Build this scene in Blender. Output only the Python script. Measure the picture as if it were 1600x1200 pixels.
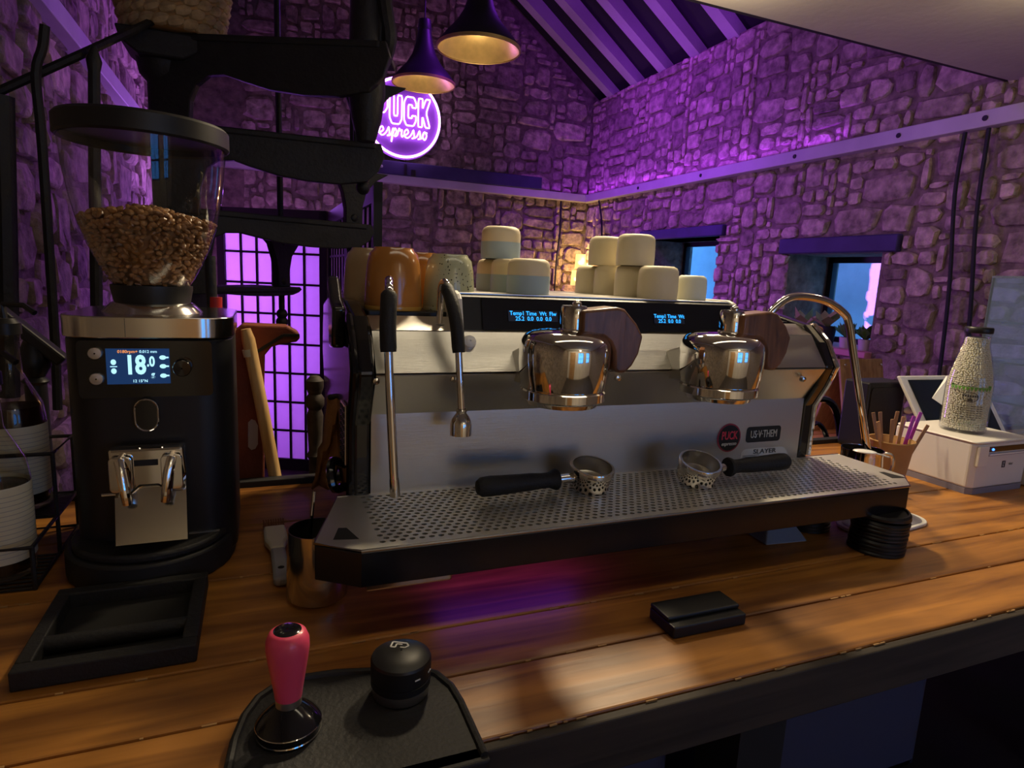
import bpy, bmesh, math, random
from mathutils import Vector, Matrix, noise
for o in list(bpy.data.objects): bpy.data.objects.remove(o)
S = bpy.context.scene; COL = S.collection
PI = math.pi; R = math.radians

# ------------------------------------------------------------------ camera
FPX = 975.0; CAMZ = 0.44
_y, _p, _r = R(22.3), R(9.75), R(2.7)
FWD = Vector((math.sin(_y)*math.cos(_p), math.cos(_y)*math.cos(_p), -math.sin(_p)))
_r0 = Vector((math.cos(_y), -math.sin(_y), 0)); _u0 = _r0.cross(FWD)
RGT = _r0*math.cos(_r) + _u0*math.sin(_r); UPV = _u0*math.cos(_r) - _r0*math.sin(_r)
CAM = Vector((0, 0, CAMZ))
cd = bpy.data.cameras.new('camera'); cam = bpy.data.objects.new('camera', cd); COL.objects.link(cam)
cd.sensor_width = 36; cd.lens = FPX/1600*36; cd.clip_start = .02
m = Matrix((RGT, UPV, -FWD)).transposed().to_4x4(); m.translation = CAM
cam.matrix_world = m; S.camera = cam
def ray(x, y): return FWD + RGT*((x-800)/FPX) - UPV*((y-600)/FPX)
def az(x, y, z=0.): d = ray(x, y); return CAM + d*((z-CAMZ)/d.z)
def ay(x, y, Y): d = ray(x, y); return CAM + d*(Y/d.y)
def ax(x, y, X): d = ray(x, y); return CAM + d*(X/d.x)
def ad(x, y, D): return CAM + ray(x, y)*D

# ------------------------------------------------------------------ world, lights, exposure
S.view_settings.view_transform = 'Standard'; S.view_settings.look = 'None'
S.view_settings.gamma = 1; S.view_settings.exposure = 0.0; S.view_settings.use_curve_mapping = False
W = bpy.data.worlds.new('world'); S.world = W; W.use_nodes = True
W.node_tree.nodes['Background'].inputs[0].default_value = (.085, .33, .90, 1)
W.node_tree.nodes['Background'].inputs[1].default_value = 3.6
PURPLE = (.33, .035, 1.0); WARM = (1.0, .80, .52)
def light(name, kind, loc, energy, col, target=None, size=.05, sizey=None, spot=60, blend=.6):
    d = bpy.data.lights.new(name, kind); o = bpy.data.objects.new(name, d); COL.objects.link(o)
    o.location = loc; d.energy = energy; d.color = col
    if kind == 'AREA':
        d.size = size
        if sizey: d.shape = 'RECTANGLE'; d.size_y = sizey
    else: d.shadow_soft_size = size
    if kind == 'SPOT': d.spot_size = R(spot); d.spot_blend = blend
    if target is not None:
        o.rotation_euler = (Vector(target)-Vector(loc)).to_track_quat('-Z', 'Y').to_euler()
    return o
# bar lamps a and b under the gallery soffit, then added fill lights
light('bar_lamp_a', 'SPOT', (.66, 1.58, 1.30), 30, WARM, (.60, .85, 0), .06, spot=125, blend=.5)
light('bar_lamp_b', 'SPOT', (1.08, 1.58, 1.30), 70, WARM, (1.12, .85, 0), .06, spot=125, blend=.5)
light('soffit_spill_fill', 'POINT', (1.30, 1.62, 1.20), 5, WARM, size=.05)  # added warm fill that lifts the soffit and nearby walls, no fixture
light('till_fill', 'POINT', (2.15, 1.15, 1.22), 2.8, WARM, size=.05)  # added fill for the right end of the soffit and wall
light('front_wall_fill', 'AREA', (.9, -1.25, 1.2), 23, (1, .84, .6), (.9, -2.4, .15), 2.2, .1)  # added unseen light, brightens the front wall for the steel to reflect
light('back_bar_fill', 'POINT', (.9, -1.6, 1.15), 2.5, (1, .84, .6), size=.1)  # added unseen fill behind the camera
light('bar_overhead_fill', 'AREA', (.60, .50, 1.335), 2.2, (1, .86, .62), None, 1.5, .12)  # added overhead fill, gives the steel fascia a bright band to reflect
# purple LED floods up among the stair and roof timbers
light('purple_flood_right', 'SPOT', (1.0, 4.2, 2.35), 200, PURPLE, (3.0, 4.45, 1.0), .1, spot=84, blend=.9)
light('purple_flood_side', 'SPOT', (.9, 2.6, 2.25), 38, PURPLE, (3.0, 2.9, .9), .1, spot=85, blend=.9)
light('purple_flood_left', 'SPOT', (1.7, 3.2, 2.35), 80, PURPLE, (-.6, 3.6, 1.1), .1, spot=80, blend=.8)
light('purple_strip_right', 'AREA', (2.95, 4.1, 1.262), 3.5, PURPLE, None, .03, 2.9).rotation_euler = (PI, 0, 0)
light('purple_strip_back', 'AREA', (1.2, 5.53, 1.262), 1.2, PURPLE, None, 3.2, .03).rotation_euler = (PI, 0, 0)
light('purple_flood_roof', 'SPOT', (1.6, 2.3, 1.75), 90, PURPLE, (2.5, 4.0, 2.55), .08, spot=62, blend=.8)
# small purple LED under the machine
light('under_machine_led', 'AREA', (.34, .80, .064), .07, PURPLE, None, .22, .03)
# purple light standing behind the folding screen
light('screen_backlight', 'AREA', (.08, 5.25, .15), 80, (.46, .15, 1), (.1, 4.6, .05), .62, 1.5)

# ------------------------------------------------------------------ mesh helpers
ORG = {}
class MB:
    def __init__(s): s.v = []; s.f = []
    def add(s, v, f):
        b = len(s.v); s.v += [Vector(p) for p in v]; s.f += [tuple(i+b for i in q) for q in f]; return s
    def box(s, x0, x1, y0, y1, z0, z1):
        return s.add([(x, y, z) for x in (x0, x1) for y in (y0, y1) for z in (z0, z1)],
                     [(0,1,3,2),(4,6,7,5),(0,4,5,1),(2,3,7,6),(0,2,6,4),(1,5,7,3)])
    def bar(s, a, b, w, h, up=(0,0,1)):
        a = Vector(a); b = Vector(b); d = (b-a).normalized(); up = Vector(up)
        sx = d.cross(up).normalized(); u = sx.cross(d)
        v = [p+sx*(i*w/2)+u*(j*h/2) for p in (a, b) for i, j in ((-1,-1),(1,-1),(1,1),(-1,1))]
        return s.add(v, [(0,1,2,3),(7,6,5,4),(0,4,5,1),(1,5,6,2),(2,6,7,3),(3,7,4,0)])
    def cyl(s, a, b, r0, r1=None, n=16, caps=True):
        return s.tube([a, b], [r0, r0 if r1 is None else r1], n, caps)
    def tube(s, pts, r, n=8, caps=True, closed=False):
        P = [Vector(p) for p in pts]; k = len(P)
        if not isinstance(r, (list, tuple)): r = [r]*k
        t0 = (P[1]-P[0]).normalized(); a = Vector((0,0,1)) if abs(t0.z) < .9 else Vector((1,0,0))
        nx = t0.cross(a).normalized(); vs = []; fs = []
        for i in range(k):
            if closed: t = P[(i+1) % k]-P[i-1]
            else: t = P[min(i+1, k-1)]-P[max(i-1, 0)]
            t = t.normalized(); nx = (nx - t*nx.dot(t)).normalized(); ny = t.cross(nx)
            vs += [P[i]+(nx*math.cos(2*PI*j/n)+ny*math.sin(2*PI*j/n))*r[i] for j in range(n)]
        for i in range(k if closed else k-1):
            i2 = (i+1) % k
            fs += [(i*n+j, i*n+(j+1) % n, i2*n+(j+1) % n, i2*n+j) for j in range(n)]
        if caps and not closed: fs += [tuple(range(n))[::-1], tuple((k-1)*n+j for j in range(n))]
        return s.add(vs, fs)
    def lathe(s, prof, c=(0,0,0), n=32, M=None, cap0=False, cap1=False):
        c = Vector(c); vs = []; fs = []; k = len(prof)
        for r, z in prof:
            for j in range(n):
                p = Vector((r*math.cos(2*PI*j/n), r*math.sin(2*PI*j/n), z))
                if M: p = M @ p
                vs.append(c+p)
        for i in range(k-1):
            fs += [(i*n+j, i*n+(j+1) % n, (i+1)*n+(j+1) % n, (i+1)*n+j) for j in range(n)]
        if cap0: fs.append(tuple(range(n))[::-1])
        if cap1: fs.append(tuple((k-1)*n+j for j in range(n)))
        return s.add(vs, fs)
    def prism(s, poly, d0, d1, axis='z'):
        k = len(poly)
        g = {'z': lambda a, b, d: (a, b, d), 'y': lambda a, b, d: (a, d, b), 'x': lambda a, b, d: (d, a, b)}[axis]
        vs = [g(a, b, d0) for a, b in poly]+[g(a, b, d1) for a, b in poly]
        fs = [tuple(range(k))[::-1], tuple(range(k, 2*k))]+[(i, (i+1) % k, k+(i+1) % k, k+i) for i in range(k)]
        return s.add(vs, fs)
    def ball(s, c, r, sc=(1,1,1), n=12, m=8):
        prof = [(max(1e-5, math.sin(PI*i/m)), -math.cos(PI*i/m)) for i in range(m+1)]
        return s.lathe(prof, c, n, Matrix.Diagonal((r*sc[0], r*sc[1], r*sc[2])))
    def quad(s, a, b, c, d): return s.add([a, b, c, d], [(0,1,2,3)])
    def slab(s, a, b, c, d, t):
        a, b, c, d = map(Vector, (a, b, c, d)); n = (b-a).cross(d-a).normalized()*t
        return s.add([a,b,c,d,a+n,b+n,c+n,d+n], [(3,2,1,0),(4,5,6,7),(0,1,5,4),(1,2,6,5),(2,3,7,6),(3,0,4,7)])
    def text(s, txt, size, o, ux=(1,0,0), uy=(0,0,1), depth=.0005, align='CENTER', shear=0, sx=1., bold=0):
        c = bpy.data.curves.new('t', 'FONT'); c.body = txt; c.size = size; c.align_x = align; c.align_y = 'CENTER'
        c.extrude = depth; c.resolution_u = 3; c.shear = shear; c.offset = bold*size
        ob = bpy.data.objects.new('t', c); COL.objects.link(ob)
        me = bpy.data.meshes.new_from_object(ob.evaluated_get(bpy.context.evaluated_depsgraph_get()))
        o = Vector(o); ux = Vector(ux); uy = Vector(uy); nn = ux.cross(uy)
        s.add([o+ux*v.co.x*sx+uy*v.co.y+nn*v.co.z for v in me.vertices], [tuple(p.vertices) for p in me.polygons])
        bpy.data.objects.remove(ob); bpy.data.curves.remove(c); bpy.data.meshes.remove(me); return s
    def xf(s, M): s.v = [M @ p for p in s.v]; return s
    def mesh(s, name, mt, smooth=True, ang=35, org=None, fix=True):
        me = bpy.data.meshes.new(name)
        vv = s.v if org is None else [p-org for p in s.v]
        me.from_pydata([tuple(p) for p in vv], [], s.f)
        if fix:
            bm = bmesh.new(); bm.from_mesh(me); bmesh.ops.recalc_face_normals(bm, faces=bm.faces); bm.to_mesh(me); bm.free()
        if smooth:
            me.polygons.foreach_set('use_smooth', [True]*len(me.polygons)); me.set_sharp_from_angle(angle=R(ang))
        me.materials.append(mt); me.update(); return me
    def build(s, name, mt, parent=None, w=False, bevel=0, seg=2, **kw):
        org = ORG.get(parent.name, Vector()) if (w and parent) else None
        o = bpy.data.objects.new(name, s.mesh(name, mt, org=org, **kw)); COL.objects.link(o)
        if parent: o.parent = parent; ORG[o.name] = ORG.get(parent.name, Vector())
        if bevel:
            b = o.modifiers.new('bevel', 'BEVEL'); b.width = bevel; b.segments = seg; b.limit_method = 'ANGLE'; b.angle_limit = R(40)
        return o
def tag(o, label, cat, group=None):
    o['label'] = label; o['category'] = cat
    if group: o['group'] = group
    return o
def thing(name, label, cat, loc=(0,0,0), rz=0, group=None):
    o = bpy.data.objects.new(name, None); COL.objects.link(o); o.location = loc; o.rotation_euler = (0,0,rz)
    o.empty_display_size = .05; ORG[o.name] = Vector(loc); return tag(o, label, cat, group)
def struct(o): o['kind'] = 'structure'; return o
def stuff(o): o['kind'] = 'stuff'; return o
def dup(root, loc=None, rz=None, label=None, group=None):
    r = root.copy(); COL.objects.link(r)
    if loc is not None: r.location = loc
    if rz is not None: r.rotation_euler = (0,0,rz)
    if label: r['label'] = label
    if group: r['group'] = group
    for ch in root.children:
        c = ch.copy(); COL.objects.link(c); c.parent = r
        for g in ch.children:
            d = g.copy(); COL.objects.link(d); d.parent = c
    return r
def rrect(x0, x1, y0, y1, r, n=5):
    out = []
    for cx, cy, a in ((x1-r, y0+r, -90), (x1-r, y1-r, 0), (x0+r, y1-r, 90), (x0+r, y0+r, 180)):
        out += [(cx+r*math.cos(R(a+90*i/n)), cy+r*math.sin(R(a+90*i/n))) for i in range(n+1)]
    return out
def smooth_path(pts, k=6):
    P = [Vector(p) for p in pts]; P = [P[0]*2-P[1]]+P+[P[-1]*2-P[-2]]; out = []
    for i in range(1, len(P)-2):
        a, b, c, d = P[i-1:i+3]
        for j in range(k):
            t = j/k
            out.append(.5*((2*b)+(c-a)*t+(2*a-5*b+4*c-d)*t*t+(3*b-a-3*c+d)*t**3))
    return out+[P[-2]]

# ------------------------------------------------------------------ materials
MT = {}
def mat(name, col, rough=.5, metal=0, var=0, vscale=8, bump=0, bscale=60, spec=.5, coat=0, trans=0, emit=None, estr=0, ior=1.45, stretch=None, rnd=0, aniso=0, alpha=1, subs=0, world=False):
    m = bpy.data.materials.new(name); m.use_nodes = True; nt = m.node_tree; N = nt.nodes; L = nt.links
    b = N['Principled BSDF']; I = b.inputs
    I['Base Color'].default_value = (*col, 1); I['Roughness'].default_value = rough; I['Metallic'].default_value = metal
    I['Specular IOR Level'].default_value = spec; I['Coat Weight'].default_value = coat; I['Coat Roughness'].default_value = .12
    I['Transmission Weight'].default_value = trans; I['IOR'].default_value = ior; I['Alpha'].default_value = alpha
    I['Anisotropic'].default_value = aniso; I['Subsurface Weight'].default_value = subs
    if emit: I['Emission Color'].default_value = (*emit, 1); I['Emission Strength'].default_value = estr
    if var or bump or rnd:
        tc = N.new('ShaderNodeTexCoord'); mp = N.new('ShaderNodeMapping'); L.new(tc.outputs['Object'] if not world else N.new('ShaderNodeNewGeometry').outputs['Position'], mp.inputs[0])
        if stretch: mp.inputs['Scale'].default_value = stretch
    if var or rnd:
        nz = N.new('ShaderNodeTexNoise'); nz.inputs['Scale'].default_value = vscale; nz.inputs['Detail'].default_value = 6
        L.new(mp.outputs[0], nz.inputs['Vector'])
        rp = N.new('ShaderNodeValToRGB'); L.new(nz.outputs[0], rp.inputs[0])
        rp.color_ramp.elements[0].position = .28; rp.color_ramp.elements[1].position = .72
        rp.color_ramp.elements[0].color = (*[c*(1-var) for c in col], 1); rp.color_ramp.elements[1].color = (*[min(1, c*(1+var)) for c in col], 1)
        out = rp.outputs[0]
        if rnd:
            oi = N.new('ShaderNodeObjectInfo'); mr = N.new('ShaderNodeMapRange'); L.new(oi.outputs['Random'], mr.inputs[0])
            mr.inputs[3].default_value = 1-rnd; mr.inputs[4].default_value = 1+rnd
            vm = N.new('ShaderNodeVectorMath'); vm.operation = 'SCALE'; L.new(out, vm.inputs[0]); L.new(mr.outputs[0], vm.inputs['Scale']); out = vm.outputs[0]
        L.new(out, I['Base Color'])
    if bump:
        n2 = N.new('ShaderNodeTexNoise'); n2.inputs['Scale'].default_value = bscale; n2.inputs['Detail'].default_value = 5
        L.new(mp.outputs[0], n2.inputs['Vector']); bp = N.new('ShaderNodeBump'); bp.inputs['Strength'].default_value = bump
        bp.inputs['Distance'].default_value = .01; L.new(n2.outputs[0], bp.inputs['Height']); L.new(bp.outputs[0], I['Normal'])
    MT[name] = m; return m
def wood(name, c0, c1, sc=(1.2, 22, 22), rough=.35, coat=0, rnd=.12):
    m = bpy.data.materials.new(name); m.use_nodes = True; nt = m.node_tree; N = nt.nodes; L = nt.links
    b = N['Principled BSDF']; tc = N.new('ShaderNodeTexCoord'); mp = N.new('ShaderNodeMapping'); L.new(tc.outputs['Object'], mp.inputs[0])
    mp.inputs['Scale'].default_value = sc
    n1 = N.new('ShaderNodeTexNoise'); n1.inputs['Scale'].default_value = 3; n1.inputs['Detail'].default_value = 9; n1.inputs['Distortion'].default_value = .7
    L.new(mp.outputs[0], n1.inputs['Vector'])
    n2 = N.new('ShaderNodeTexNoise'); n2.inputs['Scale'].default_value = 5; n2.inputs['Detail'].default_value = 3; L.new(tc.outputs['Object'], n2.inputs['Vector'])
    mx = N.new('ShaderNodeMath'); mx.operation = 'MULTIPLY_ADD'; L.new(n1.outputs[0], mx.inputs[0]); mx.inputs[1].default_value = .72
    ms = N.new('ShaderNodeMath'); ms.operation = 'MULTIPLY'; L.new(n2.outputs[0], ms.inputs[0]); ms.inputs[1].default_value = .3; L.new(ms.outputs[0], mx.inputs[2])
    rp = N.new('ShaderNodeValToRGB'); L.new(mx.outputs[0], rp.inputs[0])
    rp.color_ramp.elements[0].position = .36; rp.color_ramp.elements[0].color = (*c0, 1); rp.color_ramp.elements[1].position = .64; rp.color_ramp.elements[1].color = (*c1, 1)
    oi = N.new('ShaderNodeObjectInfo'); mr = N.new('ShaderNodeMapRange'); L.new(oi.outputs['Random'], mr.inputs[0]); mr.inputs[3].default_value = 1-rnd; mr.inputs[4].default_value = 1+rnd
    vm = N.new('ShaderNodeVectorMath'); vm.operation = 'SCALE'; L.new(rp.outputs[0], vm.inputs[0]); L.new(mr.outputs[0], vm.inputs['Scale'])
    L.new(vm.outputs[0], b.inputs['Base Color']); b.inputs['Roughness'].default_value = rough; b.inputs['Coat Weight'].default_value = coat; b.inputs['Coat Roughness'].default_value = .25
    bp = N.new('ShaderNodeBump'); bp.inputs['Strength'].default_value = .25; bp.inputs['Distance'].default_value = .003; L.new(n1.outputs[0], bp.inputs['Height']); L.new(bp.outputs[0], b.inputs['Normal'])
    MT[name] = m; return m
wood('counter_wood', (.14, .048, .008), (.46, .195, .034), (.9, 12, 12), rough=.42, coat=.05)
wood('fascia_shade_wood', (.02, .014, .009), (.055, .04, .028), (1.0, 16, 16), rough=.7)  # dark tone includes the shade of the counter's unlit front edge
wood('walnut', (.075, .030, .016), (.27, .115, .052), (26, 4, 4), rough=.35, coat=.2)
wood('oak', (.30, .16, .06), (.50, .30, .13), (20, 20, 1.5), rough=.55)
wood('hammer_wood', (.45, .27, .10), (.70, .46, .20), (24, 24, 2), rough=.5)
wood('terracotta_wood', (.42, .16, .08), (.62, .27, .14), (2, 14, 14), rough=.5)
wood('stirrer_wood', (.30, .15, .06), (.50, .28, .12), (30, 30, 4), rough=.5, rnd=.35)
mat('stone', (.36, .29, .215), .92, var=.55, vscale=20, bump=1, bscale=48, rnd=.36, spec=.2, world=True)
mat('mortar', (.22, .175, .13), .95, var=.45, vscale=18, bump=1, bscale=40, spec=.15, world=True)
mat('plaster', (.58, .53, .45), .85, var=.12, vscale=3)
mat('roof_black', (.012, .011, .013), .8)
mat('rafter', (.42, .38, .36), .75, var=.12, vscale=4, bump=.2)
mat('trim_paint', (.55, .52, .52), .6, var=.1, vscale=5)
mat('soffit', (.50, .47, .38), .75, var=.08, vscale=2.5, bump=.15, bscale=30)
mat('iron', (.010, .010, .012), .55, var=.3, vscale=30, bump=.2, bscale=90)
mat('black_plastic', (.009, .009, .010), .42)
mat('black_matte', (.012, .012, .013), .6)
mat('black_rubber', (.011, .011, .012), .62, bump=.15, bscale=200)
mat('tray_black', (.007, .007, .009), .22)
mat('black_gloss', (.006, .006, .008), .09, coat=.5)
mat('chrome', (.78, .76, .74), .06, 1)
mat('steel', (.62, .60, .55), .32, 1, bump=.05, bscale=30, stretch=(1, 1, 40), aniso=.6)
mat('steel_soft', (.60, .58, .54), .34, 1, aniso=.4)
mat('steel_polish', (.70, .68, .64), .15, 1)
mat('grate_steel', (.68, .66, .60), .48, 1, var=.1, vscale=6)
mat('paper', (.80, .78, .80), .9, spec=.1)
def thin_glass(name, tint, blend=.12, rough=.02):
    m = bpy.data.materials.new(name); m.use_nodes = True; nt = m.node_tree; N = nt.nodes; L = nt.links
    t = N.new('ShaderNodeBsdfTransparent'); g = N.new('ShaderNodeBsdfGlossy'); x = N.new('ShaderNodeMixShader'); lw = N.new('ShaderNodeLayerWeight')
    t.inputs[0].default_value = (*tint, 1); g.inputs['Roughness'].default_value = rough; lw.inputs[0].default_value = .5
    pw = N.new('ShaderNodeMath'); pw.operation = 'POWER'; pw.inputs[1].default_value = 2.6; L.new(lw.outputs['Facing'], pw.inputs[0]); ma = N.new('ShaderNodeMath'); ma.operation = 'MULTIPLY_ADD'; ma.inputs[1].default_value = .7; ma.inputs[2].default_value = .045; L.new(pw.outputs[0], ma.inputs[0]); L.new(ma.outputs[0], x.inputs[0]); L.new(t.outputs[0], x.inputs[1]); L.new(g.outputs[0], x.inputs[2]); L.new(x.outputs[0], N['Material Output'].inputs[0]); MT[name] = m
thin_glass('glass', (.95, .96, .95)); thin_glass('window_glass', (.97, .98, 1), .05); mat('acrylic', (.62, .80, 1.0), .04, trans=.92, ior=1.12)
mat('bean', (.33, .165, .065), .34, var=.35, vscale=60, spec=.5)
mat('pink', (.80, .075, .16), .35, coat=.2)
mat('cup_cream', (.70, .60, .40), .55)
mat('cup_blue', (.36, .46, .50), .55)
mat('cup_plain', (.66, .58, .40), .55)
mat('cup_white', (.66, .68, .58), .5)
mat('amber_glaze', (.40, .16, .030), .18, var=.25, vscale=9, coat=.6)
mat('tan_glaze', (.33, .24, .15), .25, var=.25, vscale=9, coat=.4)
mat('white_plastic', (.70, .67, .62), .45)
mat('grey_plastic', (.22, .21, .26), .5)
mat('white_gloss', (.75, .75, .74), .2)
mat('kraft', (.42, .24, .09), .8, var=.12, vscale=20)
mat('label_paper', (.62, .58, .42), .85, var=.08, vscale=6)
mat('suede', (.28, .13, .04), .95, var=.35, vscale=18, bump=.3, bscale=120)
mat('rust_red', (.20, .045, .020), .75, var=.3, vscale=12, bump=.3)
mat('red', (.45, .02, .015), .5)
mat('gold_inner', (.62, .42, .16), .42, .6, var=.15, vscale=20)
mat('shade_black', (.018, .016, .022), .5)
mat('rope', (.40, .28, .14), .9, var=.35, vscale=40, bump=.3)
mat('brush_handle', (.55, .52, .44), .5)
mat('brush_grey', (.26, .26, .28), .55)
mat('bristle', (.16, .06, .025), .9)
mat('lintel', (.05, .04, .12), .7, var=.2)
mat('floor_mat', (.05, .04, .035), .7, var=.3)
mat('leaf', (.10, .22, .05), .6, var=.3, vscale=30)
mat('leaf_pale', (.40, .42, .14), .6, var=.2)
mat('sill_paint', (.62, .25, .28), .6)
mat('plant_pot', (.55, .50, .48), .6)
mat('bluebox', (.045, .05, .10), .5)
mat('slate_blue', (.20, .25, .34), .12, .2)
def emis(name, col, s): return mat(name, (.02, .02, .02), .4, emit=col, estr=s)
emis('neon', (.72, .30, 1.0), 7); emis('screen_blue', (.004, .028, .10), 1.0); emis('readout_blue', (.0, .003, .012), 1.0); emis('oled', (.02, .36, 1.0), 2.4)
emis('screen_white', (.45, .85, 1.0), 1.2); emis('screen_orange', (1.0, .35, .08), 1.0); emis('bulb', (1.0, .62, .16), 9.0); emis('led_blue', (.05, .2, 1), 4)
emis('lampshade_lit', (1.0, .66, .20), 1.6)
def ink(name, col): return mat(name, col, .6)
ink('ink_black', (.01, .01, .01)); ink('ink_dark', (.05, .05, .045)); ink('ink_white', (.75, .75, .72)); ink('ink_red', (.72, .05, .09)); ink('ink_grey', (.30, .30, .29)); ink('ink_green', (.12, .32, .05)); ink('label_silver', (.55, .55, .52)); ink('ink_maroon', (.30, .03, .06))
# speckled glaze and translucent paper
def speckle():
    m = mat('speckle_glaze', (.42, .43, .27), .22, coat=.5); nt = m.node_tree; N = nt.nodes; L = nt.links
    tc = N.new('ShaderNodeTexCoord'); v = N.new('ShaderNodeTexVoronoi'); v.inputs['Scale'].default_value = 190; L.new(tc.outputs['Object'], v.inputs['Vector'])
    wn = N.new('ShaderNodeTexNoise'); wn.inputs['Scale'].default_value = 45; L.new(tc.outputs['Object'], wn.inputs['Vector'])
    mu = N.new('ShaderNodeMath'); mu.operation = 'MULTIPLY_ADD'; L.new(wn.outputs[0], mu.inputs[0]); mu.inputs[1].default_value = .9; L.new(v.outputs['Distance'], mu.inputs[2])
    rp = N.new('ShaderNodeValToRGB'); rp.color_ramp.interpolation = 'CONSTANT'
    rp.color_ramp.elements[0].color = (.035, .035, .02, 1); rp.color_ramp.elements[1].position = .58; rp.color_ramp.elements[1].color = (.42, .43, .27, 1)
    L.new(mu.outputs[0], rp.inputs[0]); L.new(rp.outputs[0], N['Principled BSDF'].inputs['Base Color'])
speckle()
def shoji():
    m = bpy.data.materials.new('shoji_paper'); m.use_nodes = True; nt = m.node_tree; N = nt.nodes; L = nt.links
    d = N.new('ShaderNodeBsdfDiffuse'); t = N.new('ShaderNodeBsdfTranslucent'); x = N.new('ShaderNodeMixShader'); x.inputs[0].default_value = .5
    d.inputs[0].default_value = (.72, .68, .72, 1); t.inputs[0].default_value = (.80, .70, .80, 1)
    L.new(d.outputs[0], x.inputs[1]); L.new(t.outputs[0], x.inputs[2]); L.new(x.outputs[0], N['Material Output'].inputs[0]); MT['shoji_paper'] = m
shoji()
# ------------------------------------------------------------------ the room shell
WX, WY, WL, WF, FL = 3.0, 5.59, -.64, -2.4, -.95
RIDGE = ((WX+WL)/2, 3.36); EAVE = 2.1
struct(MB().box(WL-.4, WX+.42, WF-.3, WY+.3, FL-.1, FL).build('floor', MT['floor_mat']))
def wall_cells(mb, us, vs, holes, put):
    for i in range(len(us)-1):
        for j in range(len(vs)-1):
            cu, cv = (us[i]+us[i+1])/2, (vs[j]+vs[j+1])/2
            if any(a < cu < b and c < cv < d for a, b, c, d in holes): continue
            put(us[i], us[i+1], vs[j], vs[j+1])
H1 = (3.62, 4.45, .24, .787); H2 = (2.35, 2.97, .13, .652)
mb = MB()
wall_cells(mb, [WF, H2[0], H2[1], H1[0], H1[1], WY], [FL, H2[2], H1[2], H2[3], H1[3], EAVE], [H1, H2],
           lambda a, b, c, d: mb.box(WX, WX+.42, a, b, c, d))
wall_right = struct(mb.build('wall_right', MT['mortar'], smooth=False))
gx, gz = RIDGE
mb = MB().prism([(WL, FL), (WX+.42, FL), (WX+.42, EAVE-.1), (gx, gz+.1), (WL, EAVE-.1)], WY, WY+.3, 'y')
wall_back = struct(mb.build('wall_back', MT['mortar'], smooth=False))
wall_left = struct(MB().box(WL-.3, WL, WF, WY, FL, EAVE).build('wall_left', MT['mortar'], smooth=False))
FH = [(.75, 1.55, -.15, .95), (2.0, 2.7, -.15, .95)]
mb = MB()
wall_cells(mb, [WL, .75, 1.55, 2.0, 2.7, WX+.42], [FL, -.15, .95, EAVE], FH, lambda a, b, c, d: mb.box(a, b, WF-.3, WF, c, d))
mb.prism([(WL, EAVE), (WX+.42, EAVE), (gx, gz+.1)], WF-.3, WF, 'y')
wall_front = struct(mb.build('wall_front', MT['plaster'], smooth=False))
# windows
def window(name, x0, x1, y0, y1, z0, z1, cols, rows, axis, label=None):
    fr = MB(); w = .035
    if axis == 'x':
        rects = [(y0, y1, z0, z0+w), (y0, y1, z1-w, z1), (y0, y0+w, z0, z1), (y1-w, y1, z0, z1)]
        rects += [(y0+(y1-y0)*i/cols-.01, y0+(y1-y0)*i/cols+.01, z0, z1) for i in range(1, cols)]
        rects += [(y0, y1, z0+(z1-z0)*i/rows-.01, z0+(z1-z0)*i/rows+.01) for i in range(1, rows)]
        for a, b, c, d in rects: fr.box(x0, x1, a, b, c, d)
        xm = (x0+x1)/2; gl = MB().box(xm-.003, xm+.003, y0+.01, y1-.01, z0+.01, z1-.01)
    else:
        rects = [(x0, x1, z0, z0+w), (x0, x1, z1-w, z1), (x0, x0+w, z0, z1), (x1-w, x1, z0, z1)]
        rects += [(x0+(x1-x0)*i/cols-.012, x0+(x1-x0)*i/cols+.012, z0, z1) for i in range(1, cols)]
        rects += [(x0, x1, z0+(z1-z0)*i/rows-.012, z0+(z1-z0)*i/rows+.012) for i in range(1, rows)]
        for a, b, c, d in rects: fr.box(a, b, y0, y1, c, d)
        ym = (y0+y1)/2; gl = MB().box(x0+.01, x1-.01, ym-.003, ym+.003, z0+.01, z1-.01)
    o = struct(fr.build(name, MT['black_matte'], smooth=False)); gl.build('pane', MT['window_glass'], o, smooth=False); return o
window('window_1', WX+.33, WX+.37, H1[0], H1[1], H1[2], H1[3], 1, 1, 'x')
window('window_2', WX+.33, WX+.37, H2[0], H2[1], H2[2], H2[3], 1, 1, 'x')
window('window_3', FH[0][0], FH[0][1], WF-.2, WF-.16, FH[0][2], FH[0][3], 2, 3, 'y')
window('window_4', FH[1][0], FH[1][1], WF-.2, WF-.16, FH[1][2], FH[1][3], 2, 3, 'y')
# the yard wall outside the two small windows
tag(MB().box(4.5, 4.6, 1.5, 7.5, FL, 1.6).build('yard_wall', mat('yard_stone', (.62, .64, .66), .9, var=.2, vscale=3, bump=.4), smooth=False), 'pale stone yard wall seen through the small windows', 'wall')
for nm, h, lo in (('trim_4', H1, (3.56, 4.58, .787, .862)), ('trim_5', H2, (2.25, 3.03, .654, .742))):
    struct(MB().box(WX-.035, WX+.30, *lo).build(nm, MT['lintel'], bevel=.008))
struct(MB().box(WX-.05, WX+.33, H2[0]-.02, H2[1]+.02, H2[2]-.03, H2[2]+.004).build('trim_6', MT['sill_paint'], bevel=.004))
# door in the wall behind the barista, seen in the chrome
d = struct(MB().box(-.35, .35, WF-.02, WF+.03, FL, 1.05).build('door_1', MT['oak'], bevel=.005)); MB().ball((.28, WF+.06, .05), .03).build('knob', MT['steel_polish'], d)

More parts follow.
